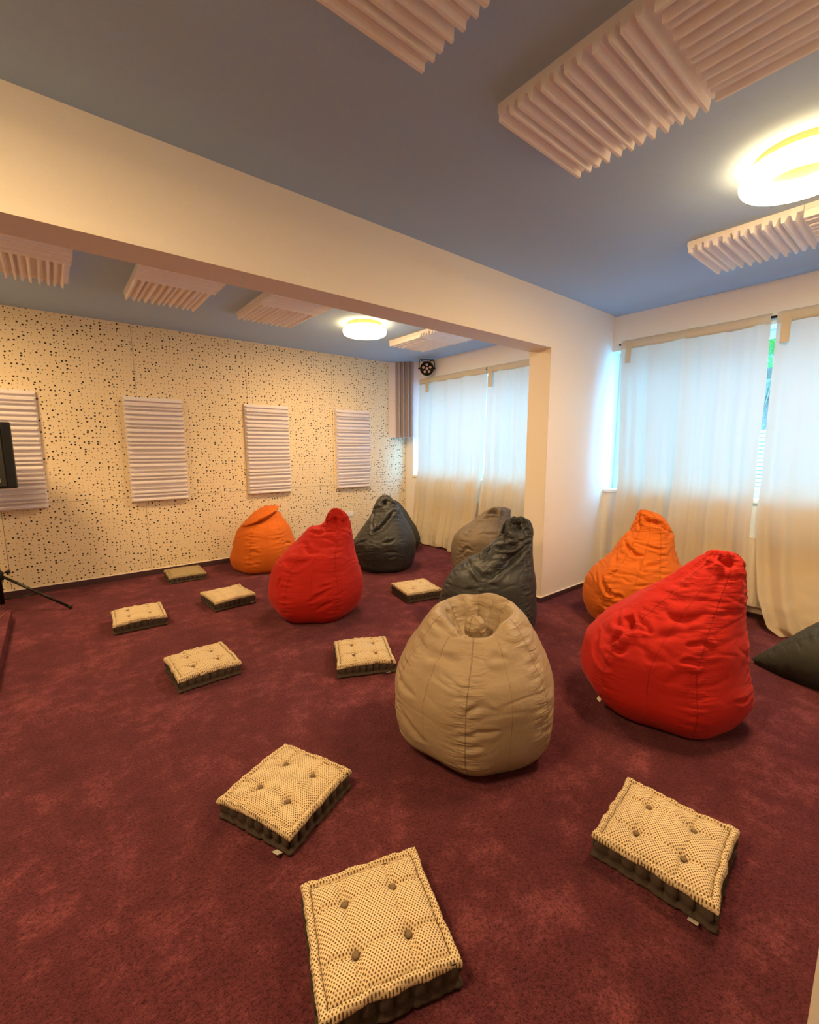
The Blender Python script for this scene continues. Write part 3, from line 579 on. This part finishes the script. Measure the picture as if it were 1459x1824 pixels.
o = box('care_label', -.001, .001, -.016, .016, -.012, .012, M_tag, t); o.location = (-.368, -.287, .094); o.rotation_euler = (0, .45, .66); o['label'] = 'tiny white fabric label near the floor'
t = bag_at((3.80, 1.626), 'orange bean bag by the nearer window with a tall crumpled tip')
bag_mesh('shell', [(0, 0, 0, .24, .24, 0, 0), (.004, 0, 0, .29, .28, 0, 0), (.05, 0, 0, .35, .33, 0, 0), X2(.20, -.387, .38), X2(.37, -.36, .38), X2(.52, -.265, .351), X2(.635, -.165, .307, .9), X2(.75, -.088, .272, .85), X2(.80, -.052, .252, .8),
   X2(.90, -.022, .20, .7), X2(.965, -.005, .13, .6), X2(.992, .01, .06, .5)], M_orange, t, seed=3, nth=260, nt=200, seam0=-PI / 2 + .5, topfold=.018, topk=7, creases=crz('orR'), lump=.014, wrk=1.4)

t = bag_at((2.787, 2.356), 'charcoal bean bag in front of the doorway pier with a hood-like slumped top')
bag_mesh('shell', [(0, 0, 0, .26, .26, 0, 0), (.004, 0, 0, .31, .30, 0, 0), (.05, 0, 0, .38, .37, 0, 0), X2(.176, -.436, .40), X2(.29, -.41, .388), X2(.46, -.325, .365, .95), X2(.56, -.205, .353, .85), X2(.62, -.115, .345, .8), X2(.70, -.02, .34, .75),
   X2(.76, .045, .332, .7), X2(.83, .087, .328, .62), X2(.885, .10, .315, .5), X2(.92, .125, .29, .4), X2(.937, .17, .25, .3)], M_charcoal, t, seed=4, nth=260, nt=200, seam0=-PI / 2 + .9, topfold=.016, topk=5, creases=crz('dF'), lump=.012)

t = bag_at((3.862, 3.355), 'grey-brown bean bag in the back room, half hidden by the charcoal one')
bag_mesh('shell', [(0, 0, 0, .26, .26, 0, 0), (.004, 0, 0, .30, .29, 0, 0), (.05, 0, 0, .36, .35, 0, 0), X2(.18, -.392, .39), X2(.29, -.392, .39), X2(.46, -.362, .38), X2(.57, -.27, .35), X2(.66, -.15, .31, .9), X2(.72, -.07, .29, .8),
   X2(.765, -.01, .285, .65), X2(.80, .05, .275, .5), X2(.825, .10, .20, .4)], M_taupe, t, seed=5, nth=220, nt=160, seam0=-PI / 2 + .3, topfold=.014, topk=6, creases=crz('taupe'), lump=.012)

t = bag_at((1.968, 5.365), 'orange bean bag against the dotted wall with a folded-over cap')
bag_mesh('shell', [(0, 0, 0, .25, .25, 0, 0), (.004, 0, 0, .29, .28, 0, 0), (.05, .005, 0, .345, .34, 0, 0), X2(.17, -.37, .39), X2(.30, -.345, .40), X2(.42, -.315, .37), X2(.50, -.281, .345), X2(.557, -.23, .318), X2(.613, -.175, .285, .9), X2(.66, -.125, .255, .85),
   X2(.70, -.08, .235, .7), X2(.72, -.02, .18, .6)], M_orange, t, seed=6, nth=200, nt=150, seam0=-PI / 2 - .45, topfold=.008, topk=7, creases=crz('orL'), lump=.010)
bag_mesh('folded_top', [(.585, -.08, -.05, .06, .08, .30, 0), (.605, -.07, -.05, .12, .14, .33, 0), (.635, -.04, -.05, .185, .19, .36, 0), (.675, .0, -.04, .205, .20, .36, 0), (.72, .045, -.02, .182, .165, .28, 0), (.762, .085, 0, .135, .12, .20, 0), (.787, .105, 0, .085, .07, .12, 0), (.795, .11, 0, .03, .03, .1, 0)],
   M_orange, t, seed=16, nth=110, nt=60, seams=4, lump=.010, wrk=1.2, hexa=0, topfold=.012, topk=5)

t = bag_at((1.788, 3.571), 'red bean bag in the middle of the room with an upright ear-like tip')
bag_mesh('shell', [(0, 0, 0, .25, .25, 0, 0), (.004, 0, 0, .30, .29, 0, 0), (.05, 0, 0, .365, .35, 0, 0), X2(.14, -.415, .405), X2(.233, -.425, .43), X2(.33, -.405, .428), X2(.49, -.345, .388), X2(.58, -.27, .36), X2(.66, -.175, .347, .9), X2(.73, -.11, .342, .8),
   X2(.785, -.055, .338, .6), X2(.81, .05, .337, .5), X2(.85, .105, .33, .45), X2(.905, .125, .302, .45), X2(.945, .155, .25, .45), X2(.96, .18, .21, .45)], M_red, t, seed=7, nth=260, nt=200, seam0=-PI / 2 + .4, topfold=.012, topk=5, creases=crz('redM'), lump=.012)

t = bag_at((3.179, 4.424), 'charcoal bean bag standing upright in the back room, pointed tip gaping open')
bag_mesh('shell', [(0, 0, 0, .25, .25, 0, 0), (.004, 0, 0, .30, .29, 0, 0), (.05, .0, 0, .35, .34, 0, 0), X2(.12, -.365, .376), X2(.22, -.39, .395), X2(.33, -.388, .40), X2(.44, -.33, .37), X2(.54, -.262, .318), X2(.64, -.19, .265, .9), X2(.71, -.142, .222, .85),
   X2(.77, -.115, .19, .8), X2(.84, -.082, .135, .7), X2(.90, -.04, .09, .6), X2(.928, -.005, .045, .5)], M_charcoal, t, seed=9, nth=240, nt=180, seam0=-PI / 2 + .6, topfold=.012, topk=5, creases=crz('dB'), lump=.010)

t = bag_at((3.82, 5.10), 'dark olive bean bag almost hidden behind the upright charcoal one in the back corner')
bag_mesh('shell', [(0, 0, 0, .25, .25, 0, 0), (.004, 0, 0, .30, .29, 0, 0), (.05, .0, 0, .36, .34, 0, 0), X2(.17, -.39, .40), X2(.30, -.37, .37), X2(.47, -.27, .27), X2(.60, -.16, .19), X2(.71, -.03, .11, .85), X2(.75, .0, .05, .8)], M_olive, t, seed=10, nth=120, nt=90, topfold=.01)

# bean bag lying on its side at the right edge
def lying_bag():
    tip = Vector((3.69, .735, .03)); cen = Vector((3.80, -.02, .29)); ax = cen - tip; Ln = ax.length
    rot = ax.to_track_quat('Z', 'Y'); t = empty('bean_bag', (cen.x, cen.y, 0)); tag(t, 'dark grey bean bag lying on its side, its pointed corner entering at the right edge', 'bean bag', 'bean bags on the carpet')
    o = bag_mesh('shell', [(0, 0, 0, .006, .006, 0, 0), (.03, 0, 0, .03, .028, 0, 0), (.15, 0, 0, .115, .10, 0, 0), (.3, 0, 0, .205, .18, 0, 0), (.45, 0, 0, .28, .25, 0, 0), (.62, 0, 0, .34, .30, 0, 0), (.80, 0, 0, .36, .31, 0, 0), (.95, 0, 0, .32, .27, 0, 0), (1.05, 0, 0, .22, .18, 0, 0), (1.08, 0, 0, .08, .06, 0, 0)],
        M_olive, t, seed=11, nth=180, nt=140, seams=4, seam0=.5, hexa=.02, lump=.008)
    me = o.data; n = len(me.vertices); a = np.empty(n * 3); me.vertices.foreach_get('co', a); a = a.reshape(-1, 3)
    Mx = np.array(rot.to_matrix()); a = a @ Mx.T + np.array(tip) - np.array([cen.x, cen.y, 0])
    low = a[:, 2]; a[:, 2] = np.where(low < .02, .002 + np.maximum(0, .018 + low * .02) * .1, low); me.vertices.foreach_set('co', a.ravel()); me.update()
lying_bag()
# small white care label under the red bag
def on_bag(C, lx, ly, z, sx_, sz, rz, parent_name, m): pass

# ------------------------------------------------------------------ tufted floor cushions
def cushion(cx_, cy_, ang, label, w=.38, d=.38, h=.116, seed=0, plain=False, tagside=None, n=110):
    t = empty('floor_cushion', (cx_, cy_, 0), math.radians(ang)); tag(t, label, 'floor cushion', 'square tufted floor cushions')
    g = np.linspace(-1, 1, n); g = np.sign(g) * (1 - (1 - np.abs(g)) ** 1.25); U, V = np.meshgrid(g, g)
    e = 1 - np.maximum(np.abs(U), np.abs(V))
    hw, hd = w / 2, d / 2
    # outline wobble and pulled corners
    def out(U, V, zz=0.0):
        an = np.arctan2(V, U); wob = pnoise(np.stack([np.cos(an) * 3.5 + seed * 7, np.sin(an) * 3.5, 0 * U + zz + seed], -1)) * .034 + pnoise(np.stack([np.cos(an) * 13, np.sin(an) * 13, 0 * U + zz * 3 + seed], -1)) * .010
        cor = .030 * (np.abs(U) * np.abs(V)) ** 3; rr = 1 + (wob + cor - .012) * np.maximum(np.abs(U), np.abs(V)) ** 2
        return U * hw * rr, V * hd * rr
    X, Y = out(U, V); dist = e * min(hw, hd); per = np.arctan2(V, U) * 4 + np.where(np.abs(U) > np.abs(V), V, U) * 5
    rw = .021; inside = dist > rw
    roll = .011 * np.sqrt(np.clip(1 - ((dist - rw / 2) / (rw / 2)) ** 2, 0, 1)) * (1 + .6 * pnoise(np.stack([X * 38, Y * 38, 0 * X + seed], -1)))
    dome = .021 * (1 - np.exp(-np.clip(dist - rw, 0, 1) / .022)) + .010 * (1 - U ** 2) * (1 - V ** 2)
    Zt = h - .020 + np.where(inside, dome, roll)
    Zt = Zt - .007 * np.exp(-((dist - rw) / .0035) ** 2) * (.7 + .3 * np.sin(per * 14))
    tp = .40; bpos = []
    if not plain:
        for a in (-1, 1):
            for b in (-1, 1):
                dx = X - a * tp * hw * 1.0; dy = Y - b * tp * hd; rr = np.hypot(dx, dy); Zt -= .017 * np.exp(-(rr / .019) ** 2) + .010 * np.exp(-(rr / .045) ** 2)
                # creases from each tuft to the border
                for (ux, uy, ln) in ((a, 0, 1), (0, b, 1), (-a, 0, .45), (0, -b, .45)):
                    s = dx * ux + dy * uy; q = np.abs(dx * uy - dy * ux) + .006 * np.sin(s * 60 + seed); Zt -= np.where(inside, .0095 * ln * np.exp(-(q / .0065) ** 2) * np.clip(s / .02, 0, 1) * np.clip((dist - rw) / .012, 0, 1), 0)
                bpos.append((a * tp * hw, b * tp * hd))
    Zt += .0035 * pnoise(np.stack([X * 22, Y * 22, 0 * X + seed * 2], -1)) + .005 * pnoise(np.stack([X * 7, Y * 7, 0 * X + seed * 5], -1))
    Zt += -.006 * (np.abs(U) * np.abs(V)) ** 2 * (seed % 3)
    vs = list(np.stack([X, Y, Zt], -1).reshape(-1, 3)); fs = [(j * n + i, j * n + i + 1, (j + 1) * n + i + 1, (j + 1) * n + i) for j in range(n - 1) for i in range(n - 1)]
    # skirt under the rolled edge
    idx = [i for i in range(n)] + [j * n + n - 1 for j in range(1, n)] + [(n - 1) * n + i for i in range(n - 2, -1, -1)] + [j * n for j in range(n - 2, 0, -1)]
    prev = idx; m_ = len(idx)
    for sc_, dz_ in ((1.014, -.007), (1.008, -.014), (.992, -.019)):
        new = []
        for k in idx: v0 = vs[k]; vs.append(np.array([v0[0] * sc_, v0[1] * sc_, v0[2] + dz_])); new.append(len(vs) - 1)
        fs += [(prev[k], new[k], new[(k + 1) % m_], prev[(k + 1) % m_]) for k in range(m_)]; prev = new
    mobj('top_cover', vs, fs, M_cushplain if plain else M_cush, t, True)
    # side panel with stitched pleats
    m2 = 4 * 90; sv = []; sf = []; ks = np.arange(m2); sd_ = ks // 90; f_ = (ks % 90) / 90 * 2 - 1
    U1 = np.choose(sd_, [f_, 1 + 0 * f_, -f_, -1 + 0 * f_]); V1 = np.choose(sd_, [-1 + 0 * f_, f_, 1 + 0 * f_, -f_])
    pl = np.abs(np.sin(PI * (ks % 90) / 90 * 8)) ** .5
    zs = [.002, .006, .012, .019, .027, .040, .056, .070, .084, h - .024]
    zs = [z_ * (h - .024) / .092 for z_ in zs]
    bulge = [-.010, -.001, .004, .001, -.006, .000, .003, .000, -.003, -.003]
    for q, (zz, bb) in enumerate(zip(zs, bulge)):
        X1, Y1 = out(U1, V1, .3); sc_ = 1 + (bb + (.022 * (pl - .85) if 3 < q else .004 * (pl - .8)) ) / hw
        zz2 = zz + .002 * np.sin(ks * .9 + seed)
        for x, y, z2 in zip(X1 * sc_, Y1 * sc_, zz2): sv.append((x, y, max(z2, .001)))
    for q in range(len(zs) - 1): sf += [(q * m2 + k, q * m2 + (k + 1) % m2, (q + 1) * m2 + (k + 1) % m2, (q + 1) * m2 + k) for k in range(m2)]
    sf.append(tuple(range(m2 - 1, -1, -1)))
    mobj('side_panel', sv, sf, M_cushside, t, True)
    if not plain:
        # dark stitching in the groove inside the rolled edge
        k0 = np.linspace(-1, 1, 60); lim = 1 - rw / min(hw, hd); loop = [(a * lim, -lim) for a in k0] + [(lim, a * lim) for a in k0] + [(-a * lim, lim) for a in k0] + [(-lim, -a * lim) for a in k0]
        Zf = Zt.reshape(-1); pts = []
        for u_, v_ in loop:
            k = np.argmin((U - u_) ** 2 + (V - v_) ** 2); k = int(k); pts.append((X.reshape(-1)[k], Y.reshape(-1)[k], Zf[k] + .0012))
        bm = bmesh.new(); add_tube(bm, [p_ for q_, p_ in enumerate(pts) if q_ == 0 or (Vector(p_) - Vector(pts[q_ - 1])).length > 1e-4], .0016, 6); bobj('stitching', bm, M_thread, t, True)
    for bx, by in bpos:
        k = np.argmin((X - bx) ** 2 + (Y - by) ** 2); zc = Zt.reshape(-1)[k]
        bm = bmesh.new(); add_lathe(bm, [(0, .0075), (.006, .007), (.0098, .0045), (.011, .001), (.009, -.003), (0, -.004)], 16, Matrix.Translation((bx, by, zc + .0095))); bobj('button', bm, M_button, t, True)
    if tagside is not None:
        tx_, ty_, ta = tagside
        bm = bmesh.new(); Mx = Matrix.Translation((tx_ * hw, ty_ * hd, .012)) @ Matrix.Rotation(ta, 4, 'Z') @ Matrix.Rotation(-.5, 4, 'X')
        add_box(bm, -.014, .014, -.030, .0, -.0006, .0006, 0, Mx); o = bobj('care_label', bm, M_tag, t); o['label'] = 'small white fabric label'
    return t
cushion(0.631, 0.943, -18.7, 'tufted cream cushion closest to the camera, cut by the bottom edge', seed=1, n=150, w=.392, d=.37)
cushion(0.652, 1.631, -66.8, 'tufted cushion left of the beige bean bag, its white label sticking out', seed=2, n=130, tagside=(.75, -1.02, 0))
cushion(1.631, 0.517, -83.2, 'tufted cushion at the lower right, in front of the big red bean bag', seed=3, n=130, tagside=(.72, -1.02, 0))
cushion(0.667, 3.040, 1, 'tufted cushion on the left, nearer of the two left cushions in a line', seed=4)
cushion(0.469, 4.303, -3, 'tufted cushion furthest left, near the tripod foot', seed=5)
cushion(1.227, 4.339, 4, 'tufted cushion between the leftmost cushion and the middle red bean bag', seed=6, tagside=(.8, -1.02, 0))
cushion(1.097, 5.527, -2, 'plain untufted olive cushion by the dotted wall', seed=7, plain=True, h=.100)
cushion(1.585, 2.471, -26.3, 'pale tufted cushion between the middle red bean bag and the beige one', seed=8, tagside=(.75, -1.02, 0))
cushion(2.792, 3.335, -13, 'pale tufted cushion left of the charcoal bean bag by the doorway', seed=9)

# ------------------------------------------------------------------ platform, speaker, tripod
st = box('stage_platform', -2.6, -.39, 2.6, 5.09, 0, .10, M_carpet, None, .008)
tag(st, 'low carpet-covered platform at the left edge', 'platform')
bm = bmesh.new(); add_tube(bm, [(-.41, 5.02, .104), (-.44, 4.93, .105), (-.47, 4.80, .105), (-.50, 4.60, .105), (-.58, 4.40, .105), (-.8, 4.2, .105)], .004, 8)
tag(bobj('cable', bm, mat('cable_pink', (.30, .10, .12), .5), None, True), 'thin reddish cable lying across the platform corner', 'cable')
hub = Vector((-.455, 5.24, 0))
t = empty('speaker_stand', hub); tag(t, 'black tripod loudspeaker stand behind the platform at the left edge', 'speaker stand')
bm = bmesh.new(); add_tube(bm, [(0, 0, .12), (0, 0, 1.17)], .0175, 16); bobj('pole', bm, M_black_metal, t, True)
bm = bmesh.new(); add_lathe(bm, [(0, .34), (.032, .34), (.034, .37), (.032, .41), (.02, .43), (0, .43)], 20); bobj('collar', bm, M_black, t, True)
bm = bmesh.new(); add_tube(bm, [(.03, -.02, .405), (.062, -.035, .415)], [.006, .006], 8); add_tube(bm, [(.055, -.032, .413), (.075, -.042, .418)], [.015, .018], 10); bobj('knob', bm, M_black, t, True)
for a, R_, z1 in ((-.30, .505, 0.0), (1.80, .42, 0.0), (3.92, .40, .10)):
    e = Vector((math.cos(a) * R_, math.sin(a) * R_, z1 + .014)); s0 = Vector((math.cos(a) * .03, math.sin(a) * .03, .37))
    bm = bmesh.new(); add_tube(bm, [s0, s0.lerp(e, .97)], .012, 12); lg = bobj('leg', bm, M_black_metal, t, True)
    bm = bmesh.new(); add_tube(bm, [s0.lerp(e, .94), e], [.0145, .0155], 12); bobj('rubber_foot', bm, M_black, lg, True)
    bm = bmesh.new(); add_tube(bm, [Vector((0, 0, .16)), s0.lerp(e, .52)], .006, 8); bobj('brace', bm, M_black_metal, t, True)
t = empty('loudspeaker', (hub.x - .02, hub.y, 1.165), -.10); tag(t, 'black loudspeaker on the tripod stand, cut by the left edge of the photo', 'loudspeaker')
pr = [(-.26, -.14), (.225, -.17), (.262, -.155), (.262, -.12), (.20, .14), (-.20, .14)]; pr = [(-.24, -.17), (.20, -.17), (.245, -.145), (.245, -.10), (.17, .15), (-.17, .15), (-.26, -.10)]
vs = [(x, y, z) for z in (0, .56) for x, y in pr]; n = len(pr)
o = mobj('cabinet', vs, [tuple(range(n - 1, -1, -1)), tuple(range(n, 2 * n))] + [(k, (k + 1) % n, n + (k + 1) % n, n + k) for k in range(n)], M_black, t)
bv = o.modifiers.new('bevel', 'BEVEL'); bv.width = .008; bv.segments = 2
box('front_grille', -.225, .185, -.182, -.168, .02, .54, M_grille, t, .004)
box('badge', .125, .148, -.186, -.182, .055, .115, mat('badge_cream', (.62, .56, .38), .4), t, .001)
bm = bmesh.new(); add_lathe(bm, [(0, 0), (.022, 0), (.022, .02), (0, .02)], 16, Matrix.Translation((.02, 0, -.02))); bobj('pole_socket', bm, M_black, t)

# ------------------------------------------------------------------ stage light above the back curtain
t = empty('stage_light', (4.565, 5.20, 2.70)); tag(t, 'small black round stage light with six pinkish lenses on the back window wall', 'stage light')
d = Vector((-.58, -.75, -.25)).normalized(); q = d.to_track_quat('Z', 'Y'); Mx = q.to_matrix().to_4x4()
bm = bmesh.new(); add_lathe(bm, [(0, -.07), (.07, -.07), (.095, -.05), (.103, .0), (.105, .03), (.098, .034), (.094, .022), (0, .022)], 40, Mx); bobj('housing', bm, M_black, t, True)
M_led = mat('led_lens', (.75, .55, .52), .15); M_ledr = mat('led_core', (.55, .25, .25), .3)
for k in range(6):
    a = 2 * PI * k / 5 + .35; rr = 0 if k == 5 else .055; c = Vector((rr * math.cos(a), rr * math.sin(a), .022))
    bm = bmesh.new(); add_lathe(bm, [(0, .012), (.012, .010), (.0185, .004), (.019, 0), (0, 0)], 18, Mx @ Matrix.Translation(c)); lo = bobj('lens', bm, M_led, t, True)
    bm = bmesh.new(); add_lathe(bm, [(0, .0135), (.006, .0125), (.006, .009), (0, .009)], 12, Mx @ Matrix.Translation(c)); bobj('lens_core', bm, M_ledr, lo, True)
yx = d.cross(Vector((0, 0, 1))).normalized()
bm = bmesh.new(); pts = [yx * .115, yx * .115 + Vector((0, 0, .075)), yx * .105 + Vector((0, 0, .125)), yx * -.105 + Vector((0, 0, .125)), yx * -.115 + Vector((0, 0, .075)), yx * -.115]
add_tube(bm, pts, .0075, 8); add_tube(bm, [yx * .09 + Vector((0, 0, .12)), yx * .05 + Vector((0, 0, .10)), yx * -.05 + Vector((0, 0, .10)), yx * -.09 + Vector((0, 0, .12))], .005, 8); bobj('bracket', bm, M_black_metal, t, True)
for s in (-1, 1):
    bm = bmesh.new(); add_tube(bm, [yx * s * .095, yx * s * .13], .012, 10); bobj('pivot_knob', bm, M_black, t, True)
bm = bmesh.new(); add_tube(bm, [Vector((0, 0, .125)) , Vector((XW - 4.565 , 0, .125))], .007, 8); bobj('wall_arm', bm, M_black_metal, t, True)

# wall socket
t = empty('wall_socket', (3.57, YD - .002, .475)); tag(t, 'white double wall socket low on the dotted wall behind the middle red bean bag', 'socket')
box('plate', -.078, .078, -.010, .002, -.04, .04, M_white, t, .003)
for s in (-1, 1):
    bm = bmesh.new(); add_lathe(bm, [(.026, 0), (.026, .004), (.021, .004), (.019, -.002), (0, -.002)], 20, Matrix.Translation((s * .037, -.011, 0)) @ Matrix.Rotation(PI / 2, 4, 'X')); bobj('outlet', bm, M_white, t, True)

# ------------------------------------------------------------------ outside the window
o = box('ground', XO, 22, -10, 16, -.35, -.25, mat('paving', (.45, .45, .45), .9)); tag(o, None, None, None, 'structure')
t = empty('slatted_screen', (7.6, 1.7, -.25)); tag(t, 'white slatted screen outside, seen through the gap in the nearer curtains', 'fence')
bm = bmesh.new()
for k in range(34): add_box(bm, -.012, .012, -1.6, 1.6, .10 + k * .056, .10 + k * .056 + .040)
bobj('slats', bm, M_frame, t)
for yy in (-1.55, 0.3, 1.55): box('post', .012, .05, yy - .03, yy + .03, 0, 2.03, M_frame, t)
t = empty('house', (13, 2.5, -.25)); tag(t, 'lavender blue house outside, seen through the gap in the nearer curtains', 'house')
box('wall', 0, 4, -5, 6, 0, 4.2, mat('house_wall', (.30, .32, .55), .8), t)
for yy in (-2.4, .2, 3.0): box('window', -.04, .02, yy - .5, yy + .5, 1.9, 3.1, mat('house_glass', (.20, .38, .48), .2), t)
vs = [(-.5, -5.4, 4.2), (4.5, -5.4, 4.2), (2, -5.4, 5.6), (-.5, 6.4, 4.2), (4.5, 6.4, 4.2), (2, 6.4, 5.6)]
mobj('roof', vs, [(0, 1, 2), (3, 5, 4), (0, 2, 5, 3), (1, 4, 5, 2), (0, 3, 4, 1)], mat('roof', (.2, .2, .24), .8), t)
M_leaf = mat('palm_leaf', (.10, .32, .035), .5); P(M_leaf).inputs['Subsurface Weight'].default_value = .0
M_leafdry = mat('palm_leaf_dry', (.38, .34, .26), .8); M_trunk = speckle(mat('palm_trunk', rough=.9), (.18, .13, .09), .4, 30, .8, .03)
def palm(x, y, h, label, seed):
    rnd = random.Random(seed); t = empty('palm_tree', (x, y, -.25)); tag(t, label, 'palm tree', 'palm trees outside')
    bm = bmesh.new(); add_tube(bm, [(0, 0, 0), (.03, 0, h * .5), (0, 0, h)], [.14, .11, .12], 14); bobj('trunk', bm, M_trunk, t, True)
    for nm, m, cnt, e0, e1 in (('green_fronds', M_leaf, 46, -.1, 1.35), ('dry_fronds', M_leafdry, 22, -1.35, -.6)):
        bm = bmesh.new()
        for k in range(cnt):
            az = rnd.uniform(0, 2 * PI); el = rnd.uniform(e0, e1); ln = rnd.uniform(.7, 1.05) if nm[0] == 'g' else rnd.uniform(.45, .7)
            o0 = Vector((0, 0, h)); dr = Vector((math.cos(az) * math.cos(el), math.sin(az) * math.cos(el), math.sin(el))); side = dr.cross(Vector((0, 0, 1))).normalized(); upv = side.cross(dr)
            c0 = o0 + dr * ln * .45
            for b in range(15):
                fa = (b - 7) / 7 * 1.25; ld = (dr * math.cos(fa) + side * math.sin(fa)).normalized(); le = c0 + ld * ln * .62 * (1 - .15 * abs(fa)) + Vector((0, 0, -.13 * ln)); pw = ld.cross(upv).normalized() * .016
                m1 = c0.lerp(le, .45) + Vector((0, 0, .03)); a, b1, c, d_ = (bm.verts.new(p) for p in (c0, m1 + pw, le, m1 - pw)); bm.faces.new((a, b1, c, d_))
            add_tube(bm, [o0, c0], .008, 5)
        bobj(nm, bm, m, t)
palm(8.7, 1.85, 2.95, 'palm outside the nearer window, its green and dry fronds showing in the curtain gap', 4)
palm(7.4, 4.6, 3.0, 'palm outside the back room window, shading the curtain', 5)
palm(6.7, -.1, 3.0, 'palm outside the nearer window, shading its right curtain', 6)
